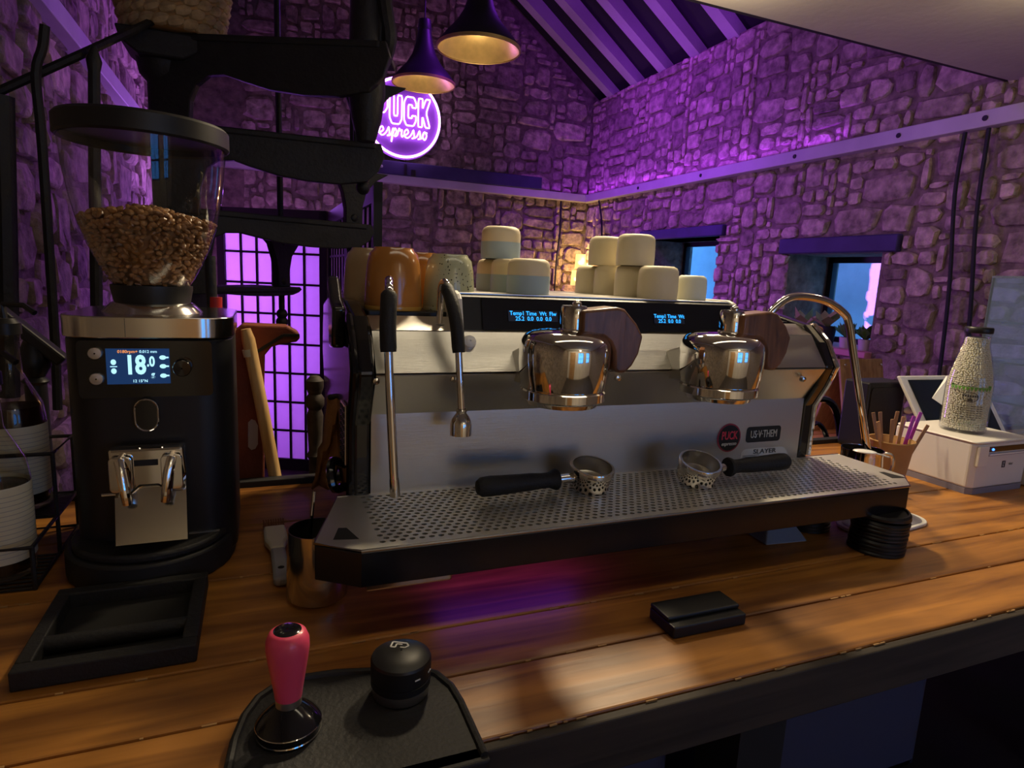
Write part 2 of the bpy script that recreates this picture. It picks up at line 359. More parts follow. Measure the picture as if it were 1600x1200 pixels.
# rubble stones
rng = random.Random(5)
def stone_protos(n):
    out = []
    for k in range(n):
        q = random.Random(100+k); m_ = 9; mb = MB(); a, b, c = [], [], []
        for i in range(m_):
            t = 2*PI*(i+.5*q.random())/m_
            cx, sx_ = math.cos(t), math.sin(t); e = q.uniform(.38, .68)
            px = math.copysign(abs(cx)**e, cx)*.5*q.uniform(.80, 1.06); pz = math.copysign(abs(sx_)**e, sx_)*.5*q.uniform(.78, 1.06)
            a.append((px, .25, pz)); b.append((px*.98, -q.uniform(.45, .75), pz*.97)); c.append((px*.87+q.uniform(-.05, .05), -q.uniform(.72, 1.1), pz*.83+q.uniform(-.06, .06)))
        vs = a+b+c+[(q.uniform(-.12, .12), -q.uniform(.8, 1.15), q.uniform(-.12, .12))]
        fs = []
        for r_ in (0, m_):
            fs += [(r_+i, r_+(i+1) % m_, r_+m_+(i+1) % m_, r_+m_+i) for i in range(m_)]
        fs += [(2*m_+i, 2*m_+(i+1) % m_, 3*m_) for i in range(m_)]
        out.append(mb.add(vs, fs).mesh('stone', MT['stone'], ang=28))
    return out
PROTO = stone_protos(14)
def rubble(wall, u0, u1, v0, v1, inside, place, rot, g=.05, h=.045, ws=(2, 7), hs=(2, 5), limit=290, proud=.03, flip=False):
    nu, nv = int((u1-u0)/g), int((v1-v0)/h); occ = set(); cells = []
    for j in range(nv):
        for i in range(nu):
            if (i, j) in occ: continue
            if not inside(u0+(i+.5)*g, v0+(j+.5)*h): occ.add((i, j)); continue
            w_, h_ = rng.randint(*ws), rng.randint(*hs)
            if h_ > w_: h_ = max(hs[0], w_-1)
            if rng.random() < .22: w_, h_ = rng.randint(1, 2), rng.randint(1, 2)
            k = 0
            while k < w_ and i+k < nu and (i+k, j) not in occ and inside(u0+(i+k+.5)*g, v0+(j+.5)*h): k += 1
            w_ = k; k = 1
            while k < h_ and j+k < nv and all((i+t, j+k) not in occ and inside(u0+(i+t+.5)*g, v0+(j+k+.5)*h) for t in range(w_)): k += 1
            h_ = k
            for a in range(w_):
                for b in range(h_): occ.add((i+a, j+b))
            cells.append((u0+(i+w_/2)*g, v0+(j+h_/2)*h, w_*g, h_*h))
    cells.sort(key=lambda c: -c[2]*c[3])
    rest = MB()
    for n_, (cu, cv, w_, h_) in enumerate(cells):
        me = rng.choice(PROTO); pr = rng.uniform(.45, 1.25)*proud
        sc = Vector(((w_-.008)*rng.uniform(.96, 1.03), pr, (h_-.008)*rng.uniform(.96, 1.03)))
        tilt = Matrix.Rotation(rng.uniform(-.06, .06), 3, 'Y')
        M3 = rot @ tilt @ Matrix.Rotation(PI*rng.randint(0, 1), 3, 'Y')
        if n_ < limit:
            o = bpy.data.objects.new('stone', me); COL.objects.link(o); o.parent = wall
            o.location = place(cu, cv); o.rotation_euler = M3.to_euler(); o.scale = sc
        else:
            P = place(cu, cv)
            rest.add([P + M3 @ Vector((v.co.x*sc.x, v.co.y*sc.y, v.co.z*sc.z)) for v in me.vertices], [tuple(p.vertices) for p in me.polygons])
    if rest.v: stuff(rest.build('stones', MT['stone'], wall, ang=28))
    return len(cells)
def in_right(u, v):   # u = Y
    for h, l in ((H1, (3.56, 4.58, .787, .862)), (H2, (2.25, 3.03, .654, .742))):
        if h[0] < u < h[1] and h[2]-.04 < v < h[3]: return False
        if l[0] < u < l[1] and l[2] < v < l[3]: return False
    return True
ROT_R = Matrix(((0, 1, 0), (-1, 0, 0), (0, 0, 1)))      # local x -> -Y, local y(depth in) -> +X
n1 = rubble(wall_right, 1.25, WY, -.38, 2.1, in_right, lambda u, v: Vector((WX, u, v)), ROT_R, g=.045, h=.04, ws=(2, 7), hs=(2, 4), limit=300, proud=.020)
n2 = rubble(wall_back, -.1, WX, -.1, 3.25, lambda u, v: v < EAVE-.02+(min(WX-u, u-WL))*.69, lambda u, v: Vector((u, WY, v)), Matrix.Identity(3), g=.055, h=.05, ws=(2, 7), hs=(2, 4), limit=300, proud=.028)
ROT_L = Matrix(((0, -1, 0), (1, 0, 0), (0, 0, 1)))
n3 = rubble(wall_left, 1.7, WY, -.5, 2.1, lambda u, v: True, lambda u, v: Vector((WL, u, v)), ROT_L, g=.06, h=.055, ws=(2, 7), hs=(2, 4), limit=300, proud=.03)
print('STONES', n1, n2, n3)

# ledges that run round the walls
for nm, bx in (('trim_1', (WX-.07, WX, 0, WY, 1.175, 1.245)), ('trim_2', (WL, WX-.07, WY-.085, WY, 1.175, 1.245)), ('trim_3', (WL, WL+.07, .2, WY-.09, 1.175, 1.245))):
    t = struct(MB().box(*bx).build(nm, MT['trim_paint'], bevel=.004))
    if nm == 'trim_1':
        for yy in (4.6, 3.8, 2.95, 2.3, 1.9): MB().cyl((WX-.074, yy, 1.21), (WX-.069, yy, 1.21), .012, n=10).build('bolt_head', MT['iron'], t)

# roof and rafters
mb = MB()
for x0, s_ in ((WX+.42, 1), (WL-.3, -1)):
    e = (x0, EAVE-.12+.16); mb.slab((x0, WF-.3, EAVE+.02 - .26*(1 if s_ > 0 else .8)), (x0, WY+.3, EAVE+.02-.26*(1 if s_ > 0 else .8)), (gx, WY+.3, gz+.16), (gx, WF-.3, gz+.16), .05*s_)
ceiling = struct(mb.build('ceiling', MT['roof_black'], smooth=False))
slope = Vector((gx-WX, 0, gz-EAVE)); sn = slope.normalized(); nn_ = Vector((-sn.z, 0, sn.x)); nn_ = nn_ if nn_.z > 0 else -nn_
for k in range(9):
    yy = 5.27-.40*k
    MB().bar((WX+.05, yy, EAVE+.03), (gx, yy, gz+.065), .10, .14).build('rafter', MT['rafter'], ceiling, smooth=False)
    MB().bar((WL-.05, yy, EAVE+.03), (gx, yy, gz+.065), .10, .14).build('rafter', MT['rafter'], ceiling, smooth=False)
# gallery floor over the bar: its underside closes the top right of the view
SO = 1.36
sof = struct(MB().box(WL, WX, WF, 1.86, SO, SO+.22).build('ceiling_gallery', MT['soffit'], smooth=False))
MB().box(WL, WX, 1.86, 1.885, SO+.004, SO+.24).build('edge_board', MT['black_matte'], sof, smooth=False)

# ------------------------------------------------------------------ cables on the walls
def cable(pts, label, r=.009, m='black_matte'):
    return tag(MB().tube(smooth_path(pts, 5), r, 7).build('wall_cable', MT[m]), label, 'cable', 'cables down the stone walls')
cable([(WX-.05, 1.99, 1.17), (WX-.06, 1.985, .9), (WX-.05, 1.95, .5), (WX-.05, 1.93, .1), (WX-.05, 1.92, -.4)], 'black cable down the right wall, nearer the second small window')
cable([(WX-.05, 1.89, 1.17), (WX-.06, 1.875, .8), (WX-.05, 1.84, .4), (WX-.05, 1.81, 0), (WX-.05, 1.80, -.4)], 'black cable down the right wall, the one nearer the clear display case')
cable([(2.686, WY-.05, 1.17), (2.69, WY-.06, .9), (2.675, WY-.05, .6), (2.67, WY-.05, .1)], 'black cable down the back wall left of the two table lamps')
cable([(WX-.05, 5.28, 1.17), (WX-.06, 5.20, 1.02), (WX-.05, 5.18, .8), (WX-.05, 5.2, .3)], 'short wavy black cable on the right wall close to the corner')

# ------------------------------------------------------------------ neon sign
nc = Vector((1.150, WY-.13, 1.70)); NR = .31
sign = thing('neon_sign', 'round purple neon sign reading PUCK espresso on the back wall', 'sign', nc)
MB().tube([(NR*math.cos(2*PI*i/64), 0, NR*math.sin(2*PI*i/64)) for i in range(64)], .010, 8, closed=True).build('ring_tube', MT['neon'], sign)
GL = {'P': [[(0,0),(0,1),(.75,1),(1,.82),(1,.52),(.75,.34),(.38,.34),(.38,0)], [(.36,.6),(.62,.6),(.62,.76),(.36,.76)]],
      'U': [[(0,1),(0,.2),(.2,0),(.8,0),(1,.2),(1,1),(.65,1),(.65,.28),(.35,.28),(.35,1)]],
      'C': [[(1,.64),(1,.8),(.8,1),(.2,1),(0,.8),(0,.2),(.2,0),(.8,0),(1,.2),(1,.36),(.66,.36),(.66,.27),(.35,.27),(.35,.73),(.66,.73),(.66,.64)]],
      'K': [[(0,0),(0,1),(.35,1),(.35,.64),(.62,1),(1,1),(.66,.52),(1,0),(.62,0),(.35,.40),(.35,0)]]}
for i, ch in enumerate('PUCK'):
    mb = MB()
    for lp in GL[ch]:
        pts = []
        for j, (a, b) in enumerate(lp):
            c2 = lp[(j+1) % len(lp)]
            for t in (0.12, .5, .88): pts.append((-.235+i*.120+(a+(c2[0]-a)*t)*.102, 0, -.055+(b+(c2[1]-b)*t)*.225))
        mb.tube(pts, .0065, 6, closed=True)
    mb.build('letter_tube', MT['neon'], sign)
SC = {'e': [(0,.2),(.3,.32),(.55,.6),(.38,.9),(.12,.6),(.16,.15),(.42,0)], 's': [(0,.15),(.25,.5),(.42,.9),(.5,.5),(.5,.12),(.25,0)],
      'p': [(0,.15),(.22,.85),(.12,.1),(.05,-.6),(.2,.2),(.42,.85),(.6,.5),(.4,.05)], 'r': [(0,.15),(.2,.9),(.3,.66),(.52,.78),(.46,.3),(.55,.05)],
      'o': [(0,.15),(.1,.5),(.3,.85),(.55,.5),(.35,0),(.12,.3),(.3,.8),(.62,.75)]}
pts = []; xx = -.205
for ch in 'espresso':
    pts += [(xx+a*.075, 0, -.155+b*.075) for a, b in SC[ch]]; xx += .052
MB().tube(smooth_path(pts, 4), .0062, 6).build('script_tube', MT['neon'], sign)
mb = MB(); mb.lathe([(0.001, 0), (NR+.02, 0), (NR+.02, .006), (.001, .006)], (0, .03, 0), 48, Matrix.Rotation(-PI/2, 3, 'X')); mb.build('clear_backing', mat('acrylic_backing', (.25, .10, .40), .3, spec=.3), sign)
MB().tube([(.03, .03, -NR), (.035, .04, -NR-.03), (.02, .06, -NR-.06)], .004, 6).build('lead', MT['black_matte'], sign)
# black box beneath it
bx = thing('sound_bar', 'long black box lying on the back wall ledge under the neon sign', 'speaker', (1.6, WY-.06, 1.246))
MB().box(-.86, .86, -.035, .03, 0, .11).build('body', MT['lintel'], bx, bevel=.006)
MB().ball((-.62, -.037, .055), .012).build('indicator', MT['ink_white'], bx)
mb = MB(); mb.cyl((-.42, -.04, 0), (-.42, -.04, .09), .012); mb.cyl((-.35, -.04, 0), (-.35, -.04, .05), .02); mb.build('plug', MT['black_matte'], bx)

# ------------------------------------------------------------------ pendant lamps
def pendant(loc, label, r):
    t = thing('pendant_lamp', label, 'lamp', loc, 0, 'trumpet pendant lamps over the room')
    prof = [(r, 0), (r*.97, .012), (r*.78, .055), (r*.55, .10), (r*.38, .15), (r*.27, .21), (r*.21, .27), (r*.20, .29)]
    sh = MB().lathe([(a*1.01, b+.004) for a, b in prof], n=40).build('shade', MT['shade_black'], t)
    MB().lathe([(a*.985, b+.001) for a, b in prof], n=40).build('shade_lining', MT['gold_inner'], sh)
    MB().lathe([(r*.975, -.004), (r*1.012, -.004), (r*1.012, .009), (r*.975, .009)], n=40).build('rim', MT['gold_inner'], sh)
    MB().lathe([(.001, .34), (.034, .34), (.04, .29), (.036, .28)], n=20).build('cap', MT['shade_black'], t)
    MB().cyl((0, 0, .33), (0, 0, 3.25-loc[2]), .004, n=8).build('flex', MT['black_matte'], t)
    MB().ball((0, 0, .17), .03).build('bulb', MT['label_paper'], t)
pendant((.906, 2.769, 1.40), 'larger and nearer of the two trumpet-shaped black pendant lamps with gold inside', .18)
pendant((.905, 3.757, 1.505), 'smaller and farther black pendant lamp hanging in front of the neon sign', .18)
light('pendant_glow_near', 'POINT', (.906, 2.769, 1.42), .9, WARM, size=.03)
light('pendant_glow_far', 'POINT', (.905, 3.757, 1.53), .9, WARM, size=.03)

# ------------------------------------------------------------------ table lamps in the corner on a shelf
cs = thing('corner_shelf', 'brown wooden corner shelf under the two small lit lamps', 'shelf', (2.85, 5.40, .28))
MB().box(-.30, .14, -.16, .17, -.04, 0).build('board', MT['walnut'], cs); MB().box(-.26, -.22, .10, .15, -1.23, -.04).build('leg', MT['walnut'], cs); MB().box(.08, .12, .10, .15, -1.23, -.04).build('leg', MT['walnut'], cs)
def tlamp(x, y, h, label, e):
    t = thing('table_lamp', label, 'lamp', (x, y, .28), 0, 'small lit lamps in the corner')
    MB().lathe([(.001, 0), (.045, 0), (.045, .012), (.012, .02), (.008, .06)], n=20).build('base', MT['iron'], t)
    MB().cyl((0,0,.02), (0,0,h-.02), .006, n=10).build('stem', MT['iron'], t)
    MB().lathe([(.055, h-.06), (.048, h+.08)], n=24).build('lamp_shade', MT['lampshade_glass'], t)
    MB().ball((0,0,h), .02).build('bulb', MT['bulb'], t)
    light('lamp_glow', 'POINT', (x, y-.085, .28+h+.02), e, (1, .62, .22), size=.03)
mat('lampshade_glass', (1, .8, .45), .4, trans=.8, alpha=.6, emit=(1, .6, .18), estr=.9)
tlamp(2.918, 5.505, .325, 'taller small lit lamp with a glass shade in the far corner', 5.5)
tlamp(2.845, 5.43, .165, 'shorter small lit lamp with a glass shade in the far corner', 4.5)

# ------------------------------------------------------------------ folding shoji screen
sc = thing('folding_screen', 'black folding screen with paper panes lit purple from behind', 'screen', (.4, 4.6, FL))
def panel(a, b, z0, z1, cols, rows, nm):
    a = Vector((a[0], a[1], 0)); b = Vector((b[0], b[1], 0)); L_ = (b-a).length; d = (b-a)/L_; n = Vector((-d.y, d.x, 0))
    p = lambda s, z, o=0: a+d*s+n*o+Vector((0, 0, z))
    fr = MB(); w = .05
    for s0, s1, c0, c1 in ((0, w, z0, z1), (L_-w, L_, z0, z1), (0, L_, z0, z0+.08), (0, L_, z1-w*1.6, z1)):
        fr.bar(p((s0+s1)/2, c0), p((s0+s1)/2, c1), s1-s0, .035, up=n) if s1-s0 < .2 else fr.bar(p(s0, (c0+c1)/2), p(s1, (c0+c1)/2), .035, c1-c0)
    f = fr.build('panel_frame', MT['black_matte'], sc, w=True, smooth=False)
    cw, rh = (L_-2*w)/cols, (z1-w*1.6-z0-.08)/rows
    pane = MB().slab(p(0, 0), p(cw, 0), p(cw, rh), p(0, rh), .002)
    for i in range(1, cols): MB().bar(p(w+i*cw, z0+.08), p(w+i*cw, z1-.08), .014, .016, up=n).build('lattice_bar', MT['black_matte'], f, w=True, smooth=False)
    for j in range(1, rows): MB().bar(p(w, z0+.08+j*rh), p(L_-w, z0+.08+j*rh), .016, .014).build('lattice_bar', MT['black_matte'], f, w=True, smooth=False)
    me = None
    for i in range(cols):
        for j in range(rows):
            if me is None:
                q = MB().slab(p(w, z0+.08, .004)-p(w, z0+.08), p(w+cw, z0+.08, .004)-p(w, z0+.08), p(w+cw, z0+.08+rh, .004)-p(w, z0+.08), p(w, z0+.08+rh, .004)-p(w, z0+.08), .002)
                me = q.mesh('paper_pane', MT['shoji_paper'], smooth=False)
            o = bpy.data.objects.new('paper_pane', me); COL.objects.link(o); o.parent = f
            o.location = p(w+i*cw, z0+.08+j*rh)-ORG[sc.name]
panel((-.24, 4.62), (.425, 4.31), FL, .80, 6, 8, 'a')
panel((.44, 4.30), (.447, 3.45), FL, .79, 6, 8, 'b')
panel((.447, 3.44), (.455, 2.62), FL, .79, 6, 8, 'c')

# ------------------------------------------------------------------ cast iron spiral stair
SX, SY = -.235, 2.12
st = thing('spiral_staircase', 'black cast iron spiral staircase with pierced risers', 'staircase', (SX, SY, FL))
P0 = Vector((SX, SY, 0))
MB().lathe([(.05, FL), (.05, FL+.1), (.042, FL+.12), (.042, .93), (.06, .95), (.068, .99), (.05, 1.0)], (SX, SY, 0), 20).build('central_column', MT['iron'], st, w=True)
def tread(zt, a, L_, rk=1.):
    d = Vector((math.cos(R(a)), math.sin(R(a)), 0)); n = Vector((-d.y, d.x, 0))
    w0, w1 = .05, .16
    pl = [P0+d*.03+n*w0, P0+d*L_*.97+n*w1, P0+d*L_-n*.02, P0+d*L_*.97-n*w1*.3, P0+d*.03-n*w0]
    mb = MB(); mb.v = [p+Vector((0,0,zt)) for p in pl]+[p+Vector((0,0,zt-.018)) for p in pl]; k = 5
    mb.f = [tuple(range(k)), tuple(range(2*k-1, k-1, -1))]+[(i, k+i, k+(i+1) % k, (i+1) % k) for i in range(k)]
    T = mb.build('tread', MT['iron'], st, w=True, smooth=False, bevel=.004)
    pr = [(0, 0), (L_, 0), (L_+.012, -.04), (L_-.005, -.09), (L_*.93, -.13), (L_*.8, -.145), (L_*.65, -.145), (L_*.5, -.135), (L_*.38, -.115), (L_*.30, -.10), (L_*.23, -.105), (L_*.18, -.13), (L_*.15, -.17), (L_*.14, -.25), (0, -.25)]
    pr = [(s, z*rk) if s > L_*.16 else (s, z) for s, z in pr]; mb = MB(); k = len(pr); o = P0-n*w1*.2
    mb.v = [o+d*s+Vector((0,0,zt+z))-n*.012 for s, z in pr]+[o+d*s+Vector((0,0,zt+z))+n*.012 for s, z in pr]
    mb.f = [tuple(range(k)), tuple(range(2*k-1, k-1, -1))]+[(i, k+i, k+(i+1) % k, (i+1) % k) for i in range(k)]
    mb.build('riser', MT['iron'], st, w=True, smooth=False, bevel=.003)
    e = P0+d*(L_-.05)
    # flared bracket carrying the tread above
    br = [(-.03, 0), (.03, 0), (.032, .06), (.045, .11), (.08, .15), (.13, .18), (-.10, .18), (-.06, .15), (-.04, .10), (-.03, .05)]
    mb = MB(); k = len(br)
    mb.v = [e+d*s+Vector((0,0,zt+z))-n*.014 for s, z in br]+[e+d*s+Vector((0,0,zt+z))+n*.014 for s, z in br]
    mb.f = [tuple(range(k)), tuple(range(2*k-1, k-1, -1))]+[(i, k+i, k+(i+1) % k, (i+1) % k) for i in range(k)]
    mb.build('bracket', MT['iron'], st, w=True, smooth=False, bevel=.003)
    mb = MB(); mb.cyl(e+Vector((0,0,zt-.12)), e+Vector((0,0,zt+(1.0 if zt < 1 else .27))), .011, n=10)
    for zz in (-.10, .02, .16): mb.ball(e+Vector((0,0,zt+zz)), .02)
    b = mb.build('baluster', MT['iron'], st, w=True)
    mb = MB().ball(e+Vector((0,0,zt-.13)), .022); mb.build('finial', MT['iron'], b, w=True)
for i, (zt, a) in enumerate(((1.05, -24), (.825, -4), (.595, 17), (.365, 48))): tread(zt, a, (.64, .60, .62, .52)[i], (1, .9, .62, .22)[i])
MB().tube(smooth_path([P0+Vector((.575, -.22, 1.02)), P0+Vector((.585, -.25, 1.07)), P0+Vector((.575, -.255, 1.13)), P0+Vector((.565, -.255, 1.2)), P0+Vector((.56, -.255, 1.30))], 5), .022, 10).build('newel_post', MT['iron'], st, w=True)
MB().tube([P0+Vector((.53, -.22, .80)), P0+Vector((.53, -.22, .86)), P0+Vector((.53, -.22, .93)), P0+Vector((.53, -.22, 1.30))], [.025, .042, .052, .042], 14).build('newel_post', MT['iron'], st, w=True)
MB().prism([(SX-.10, 1.045), (SX+.13, 1.045), (SX+.11, 1.01), (SX+.06, .98), (SX-.05, .98), (SX-.09, 1.01)], SY-.09, SY+.09, 'y').build('landing_bracket', MT['iron'], st, w=True, bevel=.005)
# rope basket on the stair
bk = thing('rope_basket', 'woven rope basket standing at the top of the iron stair', 'basket', (SX+.03, SY, 1.0515))
MB().lathe([(.001, 0), (.115, 0), (.13, .05), (.15, .16), (.16, .26), (.15, .26), (.12, .05)], n=32).build('body', MT['kraft'], bk)
mb = MB()
for r_ in range(9):
    rr = .120+.005*r_; zz = .012+r_*.028; kk = 22
    for i in range(kk):
        t = 2*PI*(i+.5*(r_ % 2))/kk
        M = Matrix.Rotation(t, 3, 'Z') @ Matrix.Rotation(.35, 3, 'X')
        mb.lathe([(max(1e-4, math.sin(PI*q/5)*.0155), -math.cos(PI*q/5)*.024) for q in range(6)], Vector((rr*math.cos(t), rr*math.sin(t), zz)), 7, M @ Matrix.Rotation(PI/2, 3, 'X'))
stuff(mb.build('rope_weave', MT['rope'], bk))
# hand rail at the far left
hr = thing('stair_railing', 'thin black iron railing in front of the left stone wall', 'railing', (-.45, 1.7, FL))
MB().tube([ay(-40, 160, 1.75), ay(120, 88, 1.75), ay(262, 22, 2.09)], .010, 8).build('handrail', MT['iron'], hr, w=True)
a = ay(62, 112, 1.74); MB().tube(smooth_path([ay(70, 40, 1.74), ay(66, 75, 1.74), ay(56, 118, 1.74), ay(66, 230, 1.74), ay(85, 520, 1.74), ay(90, 640, 1.74)], 4), .010, 8).build('baluster', MT['iron'], hr, w=True)
mb = MB(); mb.tube([ay(147, 72, 1.76), ay(147, 95, 1.76), ay(147, 112, 1.76), ay(148, 250, 1.76), ay(152, 560, 1.76)], [.005, .016, .012, .013, .013], 10); mb.build('baluster', MT['iron'], hr, w=True)
MB().tube([ay(4, 150, 1.74), ay(10, 400, 1.74), ay(14, 620, 1.74)], .022, 8).build('baluster', MT['iron'], hr, w=True)
# ------------------------------------------------------------------ bar counter
CX1 = 2.75
ct = thing('bar_counter', 'long varnished brown plank bar counter under the coffee machine', 'counter', (1.0, .9, FL))
ys = [.497, .601, .697, .908, 1.10, 1.300]
for i in range(5):
    MB().box(WL+.01, CX1, ys[i]+.0012, ys[i+1]-.0012, -.045, 0).build('plank', MT['counter_wood'], ct, w=True, smooth=False, bevel=.0025)
MB().box(WL+.01, CX1, ys[0], ys[-1], -.052, -.0455).build('underboard', MT['fascia_shade_wood'], ct, w=True, smooth=False)
fb = MB().box(WL+.01, CX1, .485, .4965, -.064, -.002).build('front_board', MT['fascia_shade_wood'], ct, w=True, smooth=False, bevel=.002)  # backlit front edge, its shade put into the dark wood colour
rg = random.Random(3)
for yy, n in ((.697, 60), (.601, 24), (.908, 36), (.4955, 60)):
    mb = MB()
    for k in range(n):
        x = rg.uniform(WL, CX1); l = rg.uniform(.003, .016); w = rg.uniform(.0004, .0011)
        mb.box(x, x+l, yy-w, yy+w, -.0012, .00025)
    stuff(mb.build('worn_edge', MT['kraft'], ct, w=True, smooth=False))
MB().box(WL+.01, CX1, 1.30, 1.325, -.06, .012).build('back_rail', MT['black_matte'], ct, w=True, smooth=False, bevel=.002)
for x in (-.5, .62, 1.45, 2.6):
    for y in (.60, 1.2): MB().box(x-.04, x+.04, y-.04, y+.04, FL, -.052).build('leg', MT['black_matte'], ct, w=True, smooth=False)
MB().box(-.5, 2.6, .6, 1.24, -.50, -.47).build('lower_shelf', MT['black_matte'], ct, w=True, smooth=False)
def tub(x0, x1, y0, y1, z0, z1, label):
    t = thing('storage_tub', label, 'tub', ((x0+x1)/2, (y0+y1)/2, z0), 0, 'dark blue tubs under the counter')
    mb = MB(); 
    mb.prism(rrect(x0, x1, y0, y1, .03), z0, z0+.01); 
    o = rrect(x0, x1, y0, y1, .03); i = rrect(x0+.008, x1-.008, y0+.008, y1-.008, .025); k = len(o)
    vs = [(a, b, z0) for a, b in o]+[(a, b, z1) for a, b in o]+[(a, b, z1) for a, b in i]+[(a, b, z0+.01) for a, b in i]
    mb.add(vs, [(r_*k+q, r_*k+(q+1) % k, (r_+1)*k+(q+1) % k, (r_+1)*k+q) for r_ in range(3) for q in range(k)])
    mb.build('body', MT['bluebox'], t, w=True); MB().prism(rrect(x0-.008, x1+.008, y0-.008, y1+.008, .035), z1, z1+.012).build('lid', MT['bluebox'], t, w=True, bevel=.002)
tub(.30, .56, .66, 1.0, -.47, -.20, 'dark blue lidded tub under the counter, left of the black leg')
tub(.70, 1.20, .70, 1.05, -.47, -.24, 'long dark blue lidded tub under the counter, right of the black leg')

# ------------------------------------------------------------------ espresso machine
em = thing('espresso_machine', 'two-group brushed steel espresso machine with walnut paddles', 'coffee machine', (.565, 1.0, 0))
def P(mb, name, m, par=em, **k): return mb.build(name, MT[m], par, w=True, **k)
X0, X1 = .147, .975
P(MB().prism([(.892, .05), (.892, .236), (.853, .300), (.892, .354), (.935, .371), (1.32, .371), (1.32, .05)], X0+.002, X1-.002, 'x'), 'body', 'black_matte', smooth=False)
def sheet(y0, z0, y1, z1, name, m, x0=X0, x1=X1): return P(MB().slab((x0, y0, z0), (x1, y0, z0), (x1, y1, z1), (x0, y1, z1), .003), name, m, smooth=False)
sheet(.889, .112, .889, .236, 'splash_panel', 'steel'); sheet(.889, .236, .849, .299, 'knee_panel', 'steel_soft')
sheet(.849, .300, .889, .354, 'upper_fascia', 'steel'); sheet(.889, .3545, .931, .372, 'top_lip', 'steel_soft')
# drip tray
OUT = [(.106, .699), (1.040, .699), (1.088, .745), (1.088, .888), (.100, .888), (.056, .735)]
tr = P(MB().prism(OUT, .068, .1125), 'drip_tray', 'tray_black', smooth=False, bevel=.0015)
P(MB().box(.115, .225, .72, .86, .050, .068), 'drain_box', 'steel_polish', tr, smooth=False, bevel=.003)
mb = MB(); gx0, gx1, gy0, gy1 = .128, 1.032, .7115, .8795; nc_, nr_ = 74, 17
dx, dy = (gx1-gx0)/nc_, (gy1-gy0)/nr_; zt = .1155
for j in range(nr_):
    y = gy0+(j+.5)*dy; off = .5*(j % 2)
    for i in range(nc_ - (j % 2)):
        x = gx0+(i+.5+off)*dx
        vs = [(x+a*dx/2, y+b*dy/2, zt) for a, b in ((-1,-1),(0,-1),(1,-1),(1,0),(1,1),(0,1),(-1,1),(-1,0))]
        vs += [(x+math.cos(R(t))*.0040, y+math.sin(R(t))*.0033, zt) for t in (225, 270, 315, 0, 45, 90, 135, 180)]
        vs += [(x+math.cos(R(t))*.0040, y+math.sin(R(t))*.0033, zt-.0025) for t in (225, 270, 315, 0, 45, 90, 135, 180)]
        mb.add(vs, [(k, (k+1) % 8, 8+(k+1) % 8, 8+k) for k in range(8)]+[(8+k, 8+(k+1) % 8, 16+(k+1) % 8, 16+k) for k in range(8)])
    if j % 2:
        for xa in (gx0, gx1-dx/2): mb.add([(xa, y-dy/2, zt), (xa+dx/2, y-dy/2, zt), (xa+dx/2, y+dy/2, zt), (xa, y+dy/2, zt)], [(0,1,2,3)])
for poly in ([(.106, .699), (gx0, .699), (gx0, .888), (.100, .888), (.056, .735)], [(gx1, .699), (1.040, .699), (1.088, .745), (1.088, .888), (gx1, .888)],
             [(gx0, .699), (gx1, .699), (gx1, gy0), (gx0, gy0)], [(gx0, gy1), (gx1, gy1), (gx1, .888), (gx0, .888)]):
    mb.add([(a, b, zt) for a, b in poly], [tuple(range(len(poly)))])
P(mb, 'tray_grate', 'grate_steel', tr, smooth=False, fix=False)
P(MB().tube([(a, b, .1145) for a, b in OUT], .0019, 6, closed=True), 'rim', 'steel_polish', tr)
for s in (-1, 1):
    c = .092 if s < 0 else 1.062
    P(MB().prism([(c-.014, .738), (c+.016, .732), (c+.006, .770), (c-.004, .772)], .1156, .1159), 'finger_slot', 'ink_black', tr, smooth=False)
# feet
for x, y in ((.22, .93), (.90, .93), (.22, 1.25), (.90, 1.25)):
    P(MB().lathe([(.001, 0), (.030, 0), (.030, .015), (.022, .02), (.022, .055), (.001, .055)], (x, y, 0), 20), 'foot', 'black_plastic')
# display housing
HX0, HX1 = .283, .795
hs = P(MB().prism([(.890, .358), (.9055, .407), (.918, .411), (1.30, .411), (1.30, .36)], HX0, HX1, 'x'), 'display_housing', 'black_plastic', smooth=False)
DU = Vector((0, .0155, .049)).normalized()
P(MB().slab((HX0+.03, .8885, .3595), (HX1-.012, .8885, .3595), (HX1-.012, .9035, .4065), (HX0+.03, .9035, .4065), .001), 'display_glass', 'black_gloss', hs, smooth=False)
P(MB().box(HX0, HX1, .915, 1.30, .411, .4125), 'cup_deck', 'steel_soft', hs, smooth=False)
for x in (HX0-.010, HX1):
    P(MB().prism([(.885, .356), (.900, .404), (.908, .411), (.922, .4155), (1.3, .4155), (1.3, .356)], x, x+.010, 'x'), 'end_cap', 'white_plastic', hs, smooth=False, bevel=.003)
def oled(px, py, rows, w):
    c = ay(px, py, .896); t0 = (c.z-.3595)/(.4065-.3595); c.y = .8885+.015*t0-.0022
    o = P(MB().slab(c-Vector((w/2, 0, 0))-DU*.0085, c+Vector((w/2, 0, 0))-DU*.0085, c+Vector((w/2, 0, 0))+DU*.0085, c-Vector((w/2, 0, 0))+DU*.0085, .0005), 'readout', 'readout_blue', hs, smooth=False)
    mb = MB()
    for k, t in enumerate(rows): mb.text(t, .0092, c+DU*(.0042-.0084*k)+Vector((0, -.0012, 0)), (1,0,0), DU, .0001, sx=.95)
    mb.build('readout_text', MT['oled'], hs, w=True, smooth=False)
oled(832, 494, ('Temp1 Time  Wt  Flw', '25.2  0.0  0.0  0.0'), .084); oled(1044, 498, ('Temp1 Time  Wt', '25.2  0.0  0.0'), .062)
